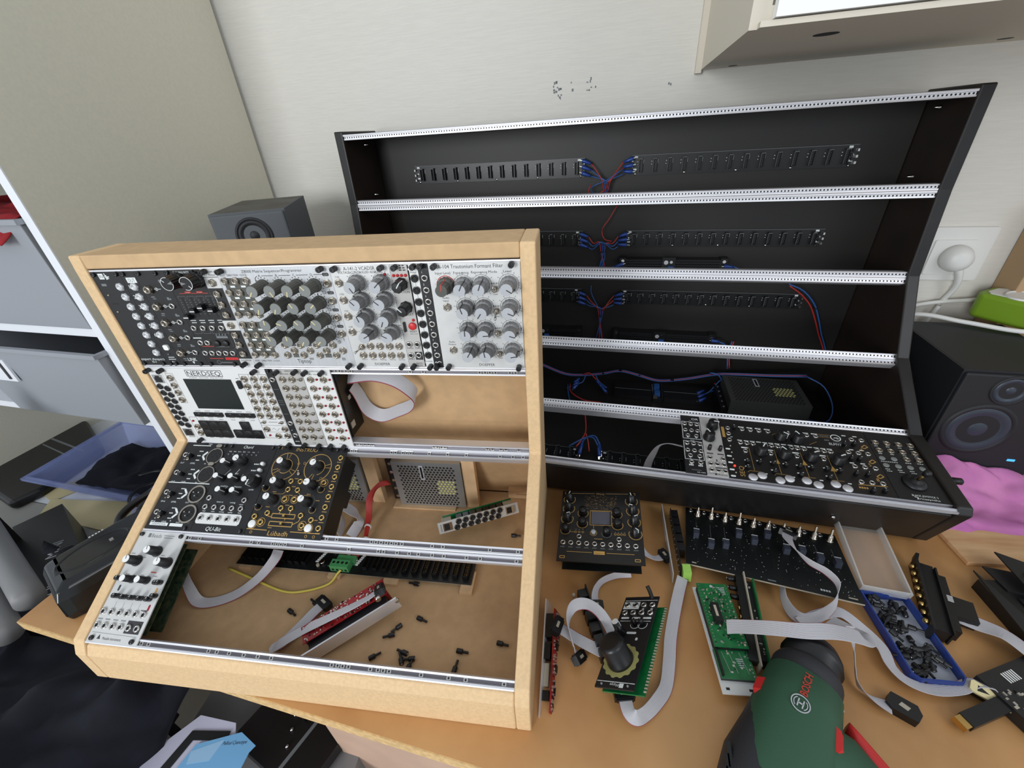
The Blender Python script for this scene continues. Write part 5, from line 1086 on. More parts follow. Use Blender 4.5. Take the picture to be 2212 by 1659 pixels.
q = MB(); q.m(m_blkpl).tube([(-60, 60, 40), (-110, 70, 42), (-132, 100, 46), (-134, 150, 50), (-110, 190, 56), (-70, 215, 60), (-30, 230, 58)], 8, 10); q.tube([(-70, 90, 40), (-96, 110, 50), (-100, 150, 54), (-72, 180, 58)], 6, 8); q.box((-126, 150, 44), (-60, 200, 66), None, 8); q.build('carrying_loop', None, t)
# left speaker on its stand
def speaker(label, T, w, d, h, mb_, mf, mtop, tw, wf, rt, rw, name='speaker'):
    t = thing(name, label, 'speaker', T)
    b = MB(); b.m(mb_).box((0, 0, 0), (w, d, h)); b.m(mtop).box((3, 3, h-.4), (w-3, d-3, h+.3)); o = b.build('cabinet', None, t); bv = o.modifiers.new('bevel', 'BEVEL'); bv.width = .006; bv.segments = 3; bv.limit_method = 'ANGLE'
    b = MB(); b.m(mf).box((2, -6, 2), (w-2, 0, h-3)); o = b.build('front_baffle', None, t); bv = o.modifiers.new('bevel', 'BEVEL'); bv.width = .004; bv.segments = 2
    for nm, (x, z), r_ in (('tweeter', tw, rt), ('woofer', wf, rw)):
        q = MB(); Tq = TR(x, -6, z) @ Matrix.Rotation(pi/2, 4, 'X')
        q.m(m_spk).lathe([(r_*1.15, -.5), (r_*1.12, 1.6), (r_, 2.2), (r_*.96, .6)], Tq, 36, True, False); q.m(m_cone if mf is m_spk else m_spk).lathe([(r_*.96, .6), (r_*.86, 3), (r_*.74, 1.2), (r_*.4, -3), (r_*.36, -1), (r_*.2, 1.6), (0, 2.2)], Tq, 36, True, False); q.build(nm, None, t)
    return t
speaker('small grey dusty speaker standing behind the MDF case', WB @ TR(-1179, -204, 232, .50), 128, 210, 243, m_spkg, m_spkg, m_spkt, (66, 202), (64, 90), 28, 48)
t = thing('speaker_stand', 'black desk stand carrying the grey speaker', 'stand', WB @ TR(-1179, -204, 0, .50)); b = MB(); b.m(m_spk).box((4, 10, 0), (124, 200, 8)); b.box((48, 80, 8), (80, 120, 224)); b.box((4, 10, 224), (124, 200, 231.5)); b.build('stand_frame', None, t)
# right speaker, power strip, pink cloth, socket, cables
t = speaker('large black speaker standing right of the black case with a glowing blue light', WB @ TR(62, -134, .5, 0), 156, 190, 221, m_spk, m_spk, m_spk, (66, 192), (56, 118), 22, 42)
q = MB(); q.m(m_led).box((118, -7, 62), (128, -5.8, 66)); q.build('indicator_light', None, t)
cloth('microfibre_cloth', 'crumpled pink microfibre cloth between the black case and the right speaker', 'cloth', 22, 420, -262, -142, 4, 22, m_pink, WB, 21, fall=lambda x, y, z, u, w_: max(2.5, z+max(0, w_-.45)*85*max(0, 1-u*1.6)-max(0, .15-w_)*120), n=48)
t = thing('power_strip', 'green and white power strip lying across the back of the right speaker', 'power strip', WB @ TR(206, 112, 224, -.95) @ Matrix.Diagonal((1, 1.25, 1.25, 1)))
b = MB(); b.m(m_limes).box((0, -28, 0), (300, 28, 36), None, 10); o = b.build('housing', None, t); bv = o.modifiers.new('bevel', 'BEVEL'); bv.width = .005; bv.segments = 3; bv.limit_method = 'ANGLE'
for i in range(4):
    q = MB(); q.m(m_whitepl).lathe([(24, 36), (24, 38.5), (21, 38.5), (20, 34), (0, 34)], TR(52+i*62, 0), 28, True, False); q.m(m_steel).cyl((44+i*62, 0, 34), 2, 2.5, 8); q.cyl((60+i*62, 0, 34), 2, 2.5, 8); q.build('socket_outlet', None, t)
q = MB(); q.m(m_whitepl).box((10, -20, 36), (290, 20, 37), None, 8); q.build('top_plate', None, t)
t = thing('wall_socket', 'white double wall socket beside the right edge of the black case', 'wall socket', WB @ TR(104, 150, 275) @ Matrix.Rotation(pi/2, 4, 'X'))
b = MB(); b.m(m_whitepl).box((0, 0, 0), (98, 98, 7), None, 3); b.box((8, 12, 7), (72, 76, 10), None, 2); b.build('frame', None, t)
b = MB(); b.m(m_whitepl).lathe([(24, 8), (24, 22), (19, 34), (8, 38), (0, 38)], TR(46, 44), 28); b.tube([(46, 40, 26), (60, 12, 24), (66, -14, 18), (58, -50, 10)], lambda f_: 7-3*f_, 10); tag_ = b.build('power_plug', None, t)
for i, (pts, l) in enumerate((([(160, 132, 226), (150, 138, 180), (120, 136, 130), (60, 130, 80), (40, 126, 30), (30, 124, 4)], 'white cable hanging from the wall plug behind the black case'), ([(40, 140, 190), (90, 136, 214), (150, 134, 232), (210, 132, 240), (226, 126, 244)], 'white cable running from the case up to the green power strip'), ([(30, 120, 175), (90, 80, 226), (150, 40, 230), (205, 10, 229), (250, 0, 232)], 'thick white cable lying over the right speaker'))):
    b = MB(); b.m(m_whitepl).tube(pts, 4, 10, True, 8); tag(b.build('power_cable', None, None, WB), l, 'cable')
o = bboard('carton', None, (236, 92, 0), (520, 146, 420), m_card, WB); tag(o, 'tall brown cardboard box against the wall at the right edge', 'box')
# wall cabinet
t = thing('wall_cabinet', 'white fronted wall cabinet seen from below at the upper right', 'cabinet', WB)
b = MB(); b.m(m_psil if 0 else mat('greige_laminate', (214, 206, 190), .6)).box((-348, -236, 645), (700, 150, 663)); b.build('bottom_panel', None, t)
m_gr = t.children[0].data.materials[0]
b = MB(); b.m(m_gr).box((-348, -236, 663), (-330, 150, 1300)); b.build('side_panel', None, t)
b = MB(); b.m(m_gr).box((-358, 134, 640), (-348, 150, 1300)); b.build('wall_trim', None, t)
b = MB(); b.m(m_gr).box((-340, -248, 645), (700, -236, 650)); b.build('front_lip', None, t)
b = MB(); b.m(m_wglow).box((-328, -252, 651.5), (700, -237, 1300)); b.build('door', None, t)
for x, y, r_ in ((-250, -150, 13), (-300, 120, 7), (60, 100, 9)): q = MB(); q.m(m_hole).cyl((x, y, 644.6), r_, .6, 16); q.build('cable_hole', None, t)
# things below the desk front
def jf(x, y, z, u, w_): return z+60*math.sin(u*3.1)*math.sin(w_*3.1)-max(0, .12-min(u, 1-u))*700
cloth('jacket', 'dark navy jacket heaped below the front left of the desk', 'clothing', -1180, -600, -420, 110, -225, 60, m_navy, None, 31, n=60, fall=jf, sol=6, f=.55)
t = thing('stool', 'dark stool under the navy jacket', 'stool'); b = MB(); b.m(m_blkpl).box((-1040, -330, -300), (-640, 50, -270)); b.build('seat', None, t)
for x in (-1030, -665):
    for y in (-320, 25): b = MB(); b.m(m_blkpl).box((x, y, -720), (x+16, y+16, -300)); b.build('leg', None, t)
def sheet(label, pts, z, m_, name='document', th=1.4, cat='document', tx=None):
    b = MB(); b.m(m_).prism(pts, z, z+th); o = b.build(name, None, None); tag(o, label, cat); return o
t = thing('side_crate', 'low grey crate of papers below the desk front', 'crate'); b = MB(); b.m(m_kgrey).box((-640, -160, -720), (-300, 128, -342)); b.build('body', None, t)
sheet('white papers spilling below the desk front', [(-640, -60), (-600, 5), (-570, 42), (-500, 38), (-480, 10), (-520, -60), (-560, -110)], -261.8, m_paper)
sheet('black folder under the blue sheet', [(-592, -70), (-566, 20), (-500, 26), (-498, 14), (-556, 8), (-576, -70)], -259.8, m_blkpl, 'folder', 1.6, 'folder')
o = sheet('light blue printed sheet with handwriting below the desk front', [(-560, -60), (-544, 3), (-478, 26), (-443, 12), (-448, 3), (-448, -60)], -257.4, m_bluep, 'folder', 1.4, 'folder')
q = MB(); q.m(m_bluep2).prism([(-545, -6), (-500, 14), (-506, -14), (-540, -22)], -256, -255.8); q.build('printed_patch', None, o); q = MB(); q.m(m_ink); text(q, 'Pellicul Cyanotype', -480, 12, -255.7, 5, 40, rot=.16, shear=.4); q.build('handwriting', None, o)
t = thing('pedal_board', 'black metal box with steel bolts leaning below the desk front', 'box', TR(-440, 60, -330, -.35, -.1)); b = MB(); b.m(m_pblk2).box((-62, -60, 0), (110, 60, 26), None, 12); b.build('body', None, t)
for x, y in ((-10, 30), (8, 14), (22, -4), (36, -24), (-40, 40)): q = MB(); q.m(m_steel).lathe([(3, 26), (3, 30), (0, 31)], TR(x, y), 10); q.build('bolt', None, t)
q = MB(); q.m(m_tink).box((48, -50, 26), (54, 50, 27)); q.build('strap', None, t)
sheet('white sheet on the floor beneath the desk', [(-600, 40), (-470, 128), (-360, 120), (-380, 20), (-560, -20)], -716, m_paper)
b = MB(); b.m(m_kblk).tube([(-392, 20, -30), (-398, 60, -200), (-404, 66, -330), (-380, 50, -400), (-340, 46, -420), (-300, 70, -500), (-260, 90, -600)], 2.6, 8, True, 8); b.tube([(-460, 20, -420), (-420, 30, -410), (-380, 44, -400), (-340, 48, -396), (-310, 60, -400)], 3.2, 8, True, 8); tag(b.build('cable', None), 'black cable hanging under the desk front edge', 'cable')
# ================================================================ loose things on the desk, right of the MDF case
G3 = 'loose modules lying on the desk'
a = Mod('synthesizer_module', 'square black and gold module with a small grey screen lying on the desk', T3((45.8, 302.6, 51), (166.9, 295.1, 64), (38.5, 174.5, 45)), 122, m_pblk2, v0=0, depth=0, group=G3)
q = MB(); q.m(m_pcbk).box((5, -121, -12), (117, -8, -10)); q.box((5, -124, -26), (117, -8, -24.4)); q.m(m_chip).box((8, -110, -43), (60, -30, -24)); q.box((66, -110, -48), (112, -30, -24)); a.part('circuit_board', q)
q = MB(); q.m(m_screen2).box((48, -64.5, 1.8), (75.5, -41.5, 2.4)); a.part('screen', q); a.ln([(46, 39), (78, 39), (78, 66), (46, 66)], .8, m_gink, True); a.ln([(48, 40.5), (76, 40.5)], .5, m_gink)
for u, v, g in ((12.5, 18.5, 20), (12.3, 37, -25), (11, 57, 70), (109, 20, -15), (110, 39, -70), (111, 59.5, 65), (111.5, 80.5, 130)):
    knob(a.o, 'blkp', u, v-1, g); a.arc(u, v-1, 9.2, .9, m_gink, 150, 390)
for u, v in ((35, 44.5), (34.5, 64), (86, 45.5), (86.6, 65)):
    q = MB(); q.m(m_kblk).lathe([(6, 0), (6, 10), (5, 11.5), (0, 11.6)], TR(u, -v, 1.8), 22); a.part('knob', q); a.arc(u, v, 8, .8, m_gink, 150, 390)
for u, v in ((9.6, 77), (70.5, 80)): q = MB(); q.m(m_kblk).lathe([(5.4, 0), (4.6, 12), (0, 12.4)], TR(u, -v, 1.8), 20); a.part('knob', q); a.arc(u, v, 7.2, .6, m_gink if u < 20 else m_tink, 170, 370)
button(a.o, 51.5, 80, 3.6, m_clear, 5); a.arc(51.5, 80, 4.8, .6, m_gink); a.ln([(51.5, 66), (51.5, 72)], .6, m_gink)
for i in range(3): a.arc(25+i*5.4, 79.2, 1.5, .5, m_gink); a.fake(26+i*5, 74.6, 3, 1, m_tink, 1)
for i in range(4): a.arc(83+i*4.3, 81, 1.5, .5, m_gink); a.fake(83.5+i*4.4, 77.4, 2, 1, m_tink, 1)
a.ln([(17, 79.2), (23.5, 79.2)], .5, m_gink)
J = [(7.6+i*11.45, 98.6+.15*i) for i in range(10)]+[(30.6, 87.6), (88, 90)]
a.j('round', J)
for i in range(10): a.fake(7.4+i*11.5, 105.4+.1*i, 6.4, 1.4, m_tink, 4)
r = random.Random(8)
for i in range(150): u = r.uniform(36, 86); v = r.uniform(9, 36); l = r.uniform(1, 2.6); a.bx(u-l/2, v-.12, u+l/2, v+.12, m_gink, .05)
a.ln([(14, 4.5), (52, 4.5)], .6, m_gink); a.ln([(70, 4.5), (108, 4.5)], .6, m_gink); a.t('Warp', 61, 4.9, 4, m_gink, 13); a.ln([(14, 113), (50, 113)], .6, m_gink); a.ln([(70, 113), (108, 113)], .6, m_gink)
a.bx(52.4, 110.4, 67.6, 115.8, m_gink); a.t('neuzeit', 60, 113.1, 3.6, m_ink, 12.6); a.bx(52, 91.6, 66, 96.4, m_hole, .3); a.fake(59, 90.2, 12, 1, m_gink, 5)
for u, v in ((8, 122), (112, 122), (112, 4.6), (8, 4.6)): a.ln([(u-3.4, v-1.7), (u+3.4, v-1.7), (u+3.4, v+1.7), (u-3.4, v+1.7)], .8, m_gink, True)
a.done()
# narrow module on its long edge with lime tape
a = Mod('synthesizer_module', 'narrow module standing on its long edge behind lime green tape, right of the gold module', T3((213, 312, 2), (211, 312, 26), (206, 184, 2)), 22, m_pgrey, v0=0, depth=0, group=G3)
q = MB(); q.m(m_pcbk).box((0, -118, -12), (22, -8, -10.6)); q.m(m_chip)
for i in range(5): q.box((2, -22-i*16, -22), (19, -9-i*16, -12))
q.m(m_solder)
for i in range(18): q.box((2+i % 3*6, -112+i*6, -10.6), (3.2+i % 3*6, -110.5+i*6, -9.6))
a.part('circuit_board', q); a.fake(11, 60, 12, 2, m_wink, 4); a.done()
q = MB(); q.m(m_lime).box((2, -126, -24), (22, -112, -13)); a.part('tape_wrap', q)
# long black module with ten sliders and ten toggles
a = Mod('synthesizer_module', 'long black module with ten sliders and a row of metal toggles', T3((254, 325.6, 3), (457.4, 278, 10), (225.2, 205.3, 21)), 213, m_pcbk, v0=0, depth=0, group=G3)
q = MB(); q.m(m_pcbk).box((4, -118, -9), (208, -10, -7.5)); a.part('circuit_board', q)
q = MB(); q.m(m_comp).box((0, -128.6, -.6), (212, -128, 1.6)); a.part('bevelled_edge', q)
SL = (62, 78, 72, 42, 50, 30, 56, 52, 60, 62)
for i in range(10):
    u = 14+i*20.4
    ob('jack', JK['round'], a.o, TR(u-6, -7, 1.8)); q = MB()
    q.m(m_nickel).lathe([(5, 0), (5, 2), (3.6, 2.4), (3.6, 11), (2.6, 12), (1.6, 12.4), (1.5, 17), (0, 18)] if i not in (1, 3, 8, 9) else [(5, 0), (5, 2), (3.6, 2.4), (3.6, 11), (2.4, 12), (1.4, 12.6), (1.6, 22), (0, 23)], TR(u+4, -17, 1.8), 14); a.part('toggle_switch', q)
    a.bx(u+1-.6, 38, u+1+.6, 100, m_hole, .1); a.ln([(u+1.8, 34), (u+1.8, SL[i])], .35, m_tink)
    v = SL[i]; q = MB(); q.m(m_kdark if 0 else mat('slate_slider', (58, 62, 74), .45) if i == 0 else SLM).box((u-3.6, -v-10, 1.8), (u+4.6, -v, 12), None, .8); SLM = q.mats[0]; q.m(m_wcap).box((u-3.6, -v-.3, 11), (u+4.6, -v+.5, 12.2)); a.part('slider_cap', q)
r = random.Random(5)
for i in range(150): u = r.uniform(6, 206); v = r.uniform(30, 122); s_ = r.uniform(.25, .7); a.p(m_wink).prism([(u-s_, -v), (u, -v-s_), (u+s_, -v), (u, -v+s_)], 1.8, 1.86)
a.fake(172, 120, 12, 3, m_wink, 4); a.ln([(8, 124), (14, 124)], 2, m_comp); a.ln([(104, 124), (114, 124)], 2, m_tink); a.ln([(196, 123), (206, 123)], 2, m_comp); a.done()
# clear screw box
t = thing('screw_box', 'open hinged plastic box with a clear lid and blue rim, full of black screws', 'box', T3((447, 186, 1), (502, 186, 1), (474, 84, 1)))
def shell(name, x0, x1, y0, y1, h, m_, w_=1.4, floor=None, ch=7):
    b = MB(); P = lambda o: [(x0+o, y0+ch), (x0+ch, y0+o), (x1-ch, y0+o), (x1-o, y0+ch), (x1-o, y1-o), (x0+o, y1-o)]
    po, pi_ = P(0), P(w_); n = 6; b.m(m_)
    v = [(x, y, 0) for x, y in po]+[(x, y, h) for x, y in po]+[(x, y, h) for x, y in pi_]+[(x, y, 1.2) for x, y in pi_]
    b.m(floor if m_ is m_polyw else m_).add([v[i] for i in range(n)], [tuple(range(n-1, -1, -1))]); b.m(m_)
    b.add(v, [(k*n+i, k*n+(i+1) % n, (k+1)*n+(i+1) % n, (k+1)*n+i) for k in range(3) for i in range(n)])
    b.m(floor or m_).add([(x, y, 1.2) for x, y in pi_], [tuple(range(n))]); return b.build(name, None, t)
shell('tray', 0, 56, -108, -1, 13, m_blue, 2, m_traybed)
o = shell('lid', 0, 57, -122, -1, 13, m_polyw, 2.2, m_poly)
o.matrix_basis = mm(TR(2, 0, 0) @ Matrix.Rotation(-.15, 4, 'Z') @ TR(-2, 0, 9) @ Matrix.Rotation(.12, 4, 'X') @ Matrix.Scale(-1, 4, (0, 1, 0)))
q = MB(); q.m(m_poly).prism([(16, 121), (42, 121), (38, 132), (20, 132)], 8, 11); q.build('clasp', None, o, Matrix.Scale(-1, 4, (0, 1, 0)))
q = MB(); q.m(m_blue).box((-1, -4, 1), (57, 1, 12)); q.build('hinge', None, t)
TB = t.matrix_basis.copy(); TB.translation = TB.translation/S
r = random.Random(11); k = 0
for i in range(70):
    x = r.uniform(6, 46); y = r.uniform(-100, -8)
    if x > 60+y*.28+8 or (x-6)*.9 > 34 and r.random() < .8: continue
    o = ob('thumb_screw', TS, None, TB @ TR(x, y, 4.5+r.uniform(0, 5), r.uniform(0, 6.28), 0, r.uniform(-.35, .35)) @ TR(-5, 0, 0)); tag(o, 'small black thumb screw among those heaped in the blue rimmed box', 'screw', 'thumb screws in the blue rimmed box'); k += 1
    if k >= 48: break
# module with red board leaning by the case
a = Mod('synthesizer_module', 'narrow module with a red circuit board standing against the right side of the MDF case', T3((25, 146, 26), (29, 146, 2), (15, 14, 26)), 24, m_alu, v0=0, depth=0, group=G3)
a.o.matrix_basis = mm(T3((34, 134, 2.5), (27, 130, 25), (25, 4, 2.5)))
q = MB(); q.m(m_chip).box((2, -46, -10), (22, -18, 0)); q.box((2, -70, -8), (22, -52, 0)); q.m(m_comp).box((3, -98, -6), (18, -74, 0)); q.m(m_chip).box((4, -112, -8), (20, -102, 0)); q.m(m_bluep).cyl((12, -118, -1.4), 4, .6, 12); q.m(m_wink).box((5, -50, -10.2), (12, -44, -9.9)); a.part('jack_body', q)
q = MB(); q.m(m_pcbr).box((-1, -124, -12), (23, -12, -10.4)); r = random.Random(6)
for i in range(150): x = r.uniform(0, 22); y = r.uniform(-122, -14); q.m(r.choice((m_solder, m_chip, m_solder, m_comp))).box((x-r.uniform(.3, 1), y-r.uniform(.4, 1.5), -13.4), (x+.6, y+.7, -12))
for i in range(4): y = -30-i*24; q.m(m_chip).box((8, y-4, -14), (14, y+4, -12))
a.part('circuit_board', q); a.done()
# narrow stack of jack bodies
t = thing('synthesizer_module', 'narrow black multiple lying on its side behind the folded white ribbon', 'synthesizer module', T3((68, 152, 14), (80, 156, 14), (79, 42, 14)), G3)
b = MB(); b.m(m_pcbk).box((12, -112, -12), (13.6, 2, 8)); b.m(m_comp).box((13.6, -112, -12), (14, 2, -10)); b.build('circuit_board', None, t)
for i in range(7): b = MB(); b.m(m_chip).box((0, -13-i*15.6, -12), (12, -i*15.6-1.6, 4)); b.m(m_steel).box((14, -9-i*15.6, -3), (15.4, -3-i*15.6, 0)); b.build('jack_body', None, t)
for y in (-4, -108): q = MB(); q.m(m_comp).cyl((-6, y, -6), 2, 6, 10, Matrix.Rotation(0, 4, 'Y')); q.build('standoff', None, t)
# module titled Warps, upside down
a = Mod('synthesizer_module', 'black module with one huge knob on an olive scalloped ring', T3((130.6, 27, 24), (84.5, 27, 24), (177.8, 147, 22)), 48, m_pblk, v0=0, depth=0, group=G3)
a.o.matrix_basis = mm(T3((124.2, 10.4, 69.4), (83.6, 22.6, 41.4), (172.3, 128.2, 51.2)))
q = MB(); q.m(m_pcbg).box((-7, -120, -9), (44, -3, -7.4)); q.m(m_comp)
for i in range(30): q.box((-8, -118+i*3.8, -7.4), (-5, -116.6+i*3.8, -6.4))
a.part('circuit_board', q)
pr = []
for i in range(56):
    an = 2*pi*i/56; rr = 20.5+(1.6 if i % 4 < 2 else 0); pr.append((26+rr*math.cos(an), -34+rr*math.sin(an)))
a.p(m_olive).prism(pr, 1.6+.2, 1.95)
q = MB(); q.m(m_kblk).lathe([(15.6, 0), (15.6, 3), (14.6, 5), (14.4, 22), (13.8, 26), (11, 27), (0, 27)], TR(26, -34, 2), 40); a.part('knob', q)
q = MB(); q.m(m_kblk).lathe([(5.8, 0), (4.6, 18)], TR(36, -70, 1.8), 24); q.m(m_wcap).cyl((36, -70, 19.8), 4.1, .6, 18); q.box((31, -70.4, 4), (31.8, -69.6, 20)); a.part('knob', q)
for u in (12, 22): knob(a.o, 'small', u, 84, 180); a.arc(u, 84, 6, .6, m_wink, 0, 200)
a.j('round', [(6+i*11.6, 101.5) for i in range(4)]+[(6+i*11.6, 114) for i in range(4)]); a.bx(24, 108.2, 46, 119.8, m_wink); a.j('round', [(29.2, 114), (40.8, 114)])
for u in (6, 17.6): a.arc(u, 107.6, 1, 1, m_wink)
a.ln([(1, 122), (46, 122)], .7, m_wink); a.ln([(1, 7.4), (47, 7.4)], .7, m_wink); a.t('Warps', 24, 4, 3.6, m_wink, 12, align=.5); a.bx(13.5, 1.6, 18.5, 6.4, m_wink)
a.bx(17, 70, 30, 73, m_wink, .1, 1); a.fake(23.5, 71.5, 10, 1.2, m_ink, 5); a.bx(13, 61, 16, 65, m_wink, .2, 1)
for u0, u1, v in ((3, 14, 94), (18, 28, 94), (33, 44, 94)): a.bx(u0, v-1.5, u1, v+1.2, m_wink, .1, .8); a.fake((u0+u1)/2, v, 8, 1, m_ink, 4)
a.ln([(3, 89), (12, 89)], .6, m_wink); a.ln([(17, 89), (22, 89)], .6, m_wink); a.ln([(30, 89), (44, 89)], .6, m_wink); a.led('grey', [(8, 4), (40, 4)])
q = MB(); q.m(m_blkpl).tube([(10, -126, 0), (12, -132, 6), (14, -136, 12)], 2.6, 10); a.part('standoff', q); a.done()
# green face-down module
t = thing('synthesizer_module', 'white panelled module lying face down with two green circuit boards showing', 'synthesizer module', T3((227, 170, 14), (274, 171, 14), (232, 41, 14)), G3)
b = MB(); b.m(m_pwhite).box((0, -128.5, 0), (42, 0, 1.8)); b.m(m_hole).box((5, -124.6, 1.8), (9, -122, 1.9)); b.box((30, -124.6, 1.8), (35, -122, 1.9)); b.build('front_panel', None, t)
b = MB(); b.m(m_hole).box((3, -113, 1.8), (5, -4, 11)); b.build('pin_header', None, t)
for nm, y0, y1, z, seed in (('upper', -84, -2, 13, 1), ('lower', -115, -82, 6, 2)):
    b = MB(); b.m(m_pcbg).box((2, y0, z), (41, y1, z+1.6)); populate(b, 4, y0+3, 39, y1-3, z+1.6, 130 if seed == 1 else 14, .9, seed)
    b.m(m_solder)
    for i in range(int((y1-y0)/4)): b.box((4, y0+3+i*4, z+1.6), (5, y0+4+i*4, z+2)); b.box((38, y0+3+i*4, z+1.6), (39, y0+4+i*4, z+2))
    b.m(m_kcap)
    if seed == 2:
        for i in range(5): b.box((24+i*.5, y1-12-i*2.2, z+1.6), (32-i*.3, y1-11-i*2.2, z+1.7))
        for x in (10, 18, 30): b.line((x, y1-4), (x+4, y0+6), .3, z+1.6)
    else:
        b.cyl((20, -6, z+1.6), 1.8, .6, 12)
        for i in range(5): b.box((27+i*1.4, -8-i*2.2, z+1.6), (36, -7-i*2.2, z+1.7))
    b.build('circuit_board', None, t)
b = MB(); b.m(m_chip).box((2.2, -115, 1.8), (41, -82, 6)); b.box((6, -84, 1.8), (41, -4, 13)); b.build('spacer_block', None, t)
b = MB(); b.m(m_blkpl).box((10, -58, 14.6), (19, -34, 24)); b.m(m_comp).box((12, -52, 24), (15, -38, 24.4)); b.box((0, 0, 0), (0.01, .01, .01)); b.build('ribbon_plug', None, t)
# narrow jack module between slider module and drill
t = thing('synthesizer_module', 'narrow module on its side with three knob shafts pointing left, under the slider module', 'synthesizer module', T3((286, 188, 22), (310, 184, 22), (309, 84, 22)), G3)
b = MB(); b.m(m_pcbk).box((0, -114, -6), (10, 0, 4)); b.m(m_comp).box((10, -120, -10), (11.6, 4, 8)); b.build('front_panel', None, t)
b = MB(); b.m(m_pcbg).box((20, -112, -16), (21.8, -4, 8)); populate(b, 12, -108, 19, -8, 2, 20, 1.2, 9); b.m(m_chip).box((11.6, -110, -16), (20, -6, 2)); b.build('circuit_board', None, t)
for i, y in enumerate((-6, -20, -33)): b = MB(); b.m(m_kblk).lathe([(3.4, 0), (3.4, 9), (2, 10)], TR(0, y, 0, 0, 0, -pi/2), 12); b.m(m_steel).cyl((0, 0, 10), 1.6, 1, 10, TR(0, y, 0, 0, 0, -pi/2)); b.build('knob', None, t)
for i, y in enumerate((-48, -60, -76, -96)): b = MB(); b.m(m_gold).lathe([(3.4, 0), (3.4, 2), (1.6, 2.2), (1.6, 1)], TR(0, y, 0, 0, 0, -pi/2), 14); b.build('jack', None, t)
# black module with a row of brass jacks
t = thing('synthesizer_module', 'black module with a column of eight brass jacks, right of the screw box', 'synthesizer module', T3((543, 232, 16), (564, 223, 16), (503, 138, 16)), G3)
b = MB(); b.m(m_pblk).box((-3, -108, -14), (0, 6, 8)); b.prism([(-3, 4), (1, 4), (4, 16), (0, 16)], -6, 6); b.build('front_panel', None, t)
b = MB(); b.m(m_chip).box((0, -104, -14), (16, 0, 4)); b.m(m_pcbk).box((16, -106, -14), (18, -4, 8)); b.m(m_chip).box((18, -96, -14), (27, -12, 4)); b.box((27, -72, -12), (48, -42, 4)); b.m(m_wcap)
for k in range(5): b.box((22, -52+k*2, 4), (28, -51.2+k*2, 4.2))
b.build('circuit_board', None, t)
for i in range(8): b = MB(); b.m(m_gold).lathe([(3.6, 0), (3.6, 2.2), (2.6, 5), (1.5, 5)], TR(-3, -7-i*12.4, 0, 0, 0, -pi/2), 14); b.build('jack', None, t)
# right edge cluster
t = thing('synthesizer_module', 'black module with pointed panel corners and chrome jacks at the right edge', 'synthesizer module', TR(600, 120, 0), G3)
b = MB(); b.m(m_pblk); b.prism([(1, 100), (-6, 10), (2, 0), (12, 40)], 24, 26); b.prism([(23, 112), (26, 76), (60, 70), (80, 100)], 18, 20); b.prism([(44, 128), (40, 70), (60, 60), (96, 96)], 30, 32); b.build('front_panel', None, t)
b = MB(); b.m(m_chip).box((4, -10, 0), (150, 92, 18)); b.m(m_pcbk).box((30, -40, 18), (160, 66, 20)); populate(b, 10, 20, 34, 60, 26, 8, 2.2, 4); b.build('circuit_board', None, t)
for p in ((58, 92, 32), (72, 70, 32)): q = MB(); q.m(m_steel).lathe([(5.5, 0), (5.5, 3), (3.6, 6), (2, 5)], TR(*p), 16); q.build('jack', None, t)
t = thing('synthesizer_module', 'black module with a stubby brass tipped cable end at the lower right corner', 'synthesizer module', TR(550, 74, 14, .38), G3)
b = MB(); b.m(m_pblk2).box((-30, -34, -13), (70, 26, 3)); b.m(m_wcap)
for k in range(6): b.box((-4+k*3, 10, 3), (-2.6+k*3, 20, 3.2))
populate(b, -28, -32, 40, 8, 3, 30, 1.6, 12); b.build('circuit_board', None, t)
b = MB(); b.m(m_steel).cyl((14, -34, 2), 4, 8, 12); b.cyl((32, -30, 2), 3, 8, 12); b.m(m_pblk2).box((30, -50, -13), (60, -30, 4)); b.build('jack', None, t)
b = MB(); b.m(m_kblk).box((-84, -8, -9), (-30, 6, 1)); b.m(m_gold).box((-92, -7, -8), (-84, 5, 0)); b.build('cable_stub', None, t)
t = thing('ribbon_plug', 'cream ribbon plug with a bow tie shaped opening at the lower right', 'plug', T3((505, 84, 14), (533, 64, 10), (501, 76, 12)))
b = MB(); b.m(m_cream).box((0, -13, 0), (34, 0, 3), None, 2); b.m(m_hole).prism([(6, -3), (6, -10), (16, -6.5)], 3, 3.1); b.prism([(28, -3), (28, -10), (18, -6.5)], 3, 3.1); b.m(m_blkpl).box((3, -12, -8), (31, -1, 0)); b.build('body', None, t)
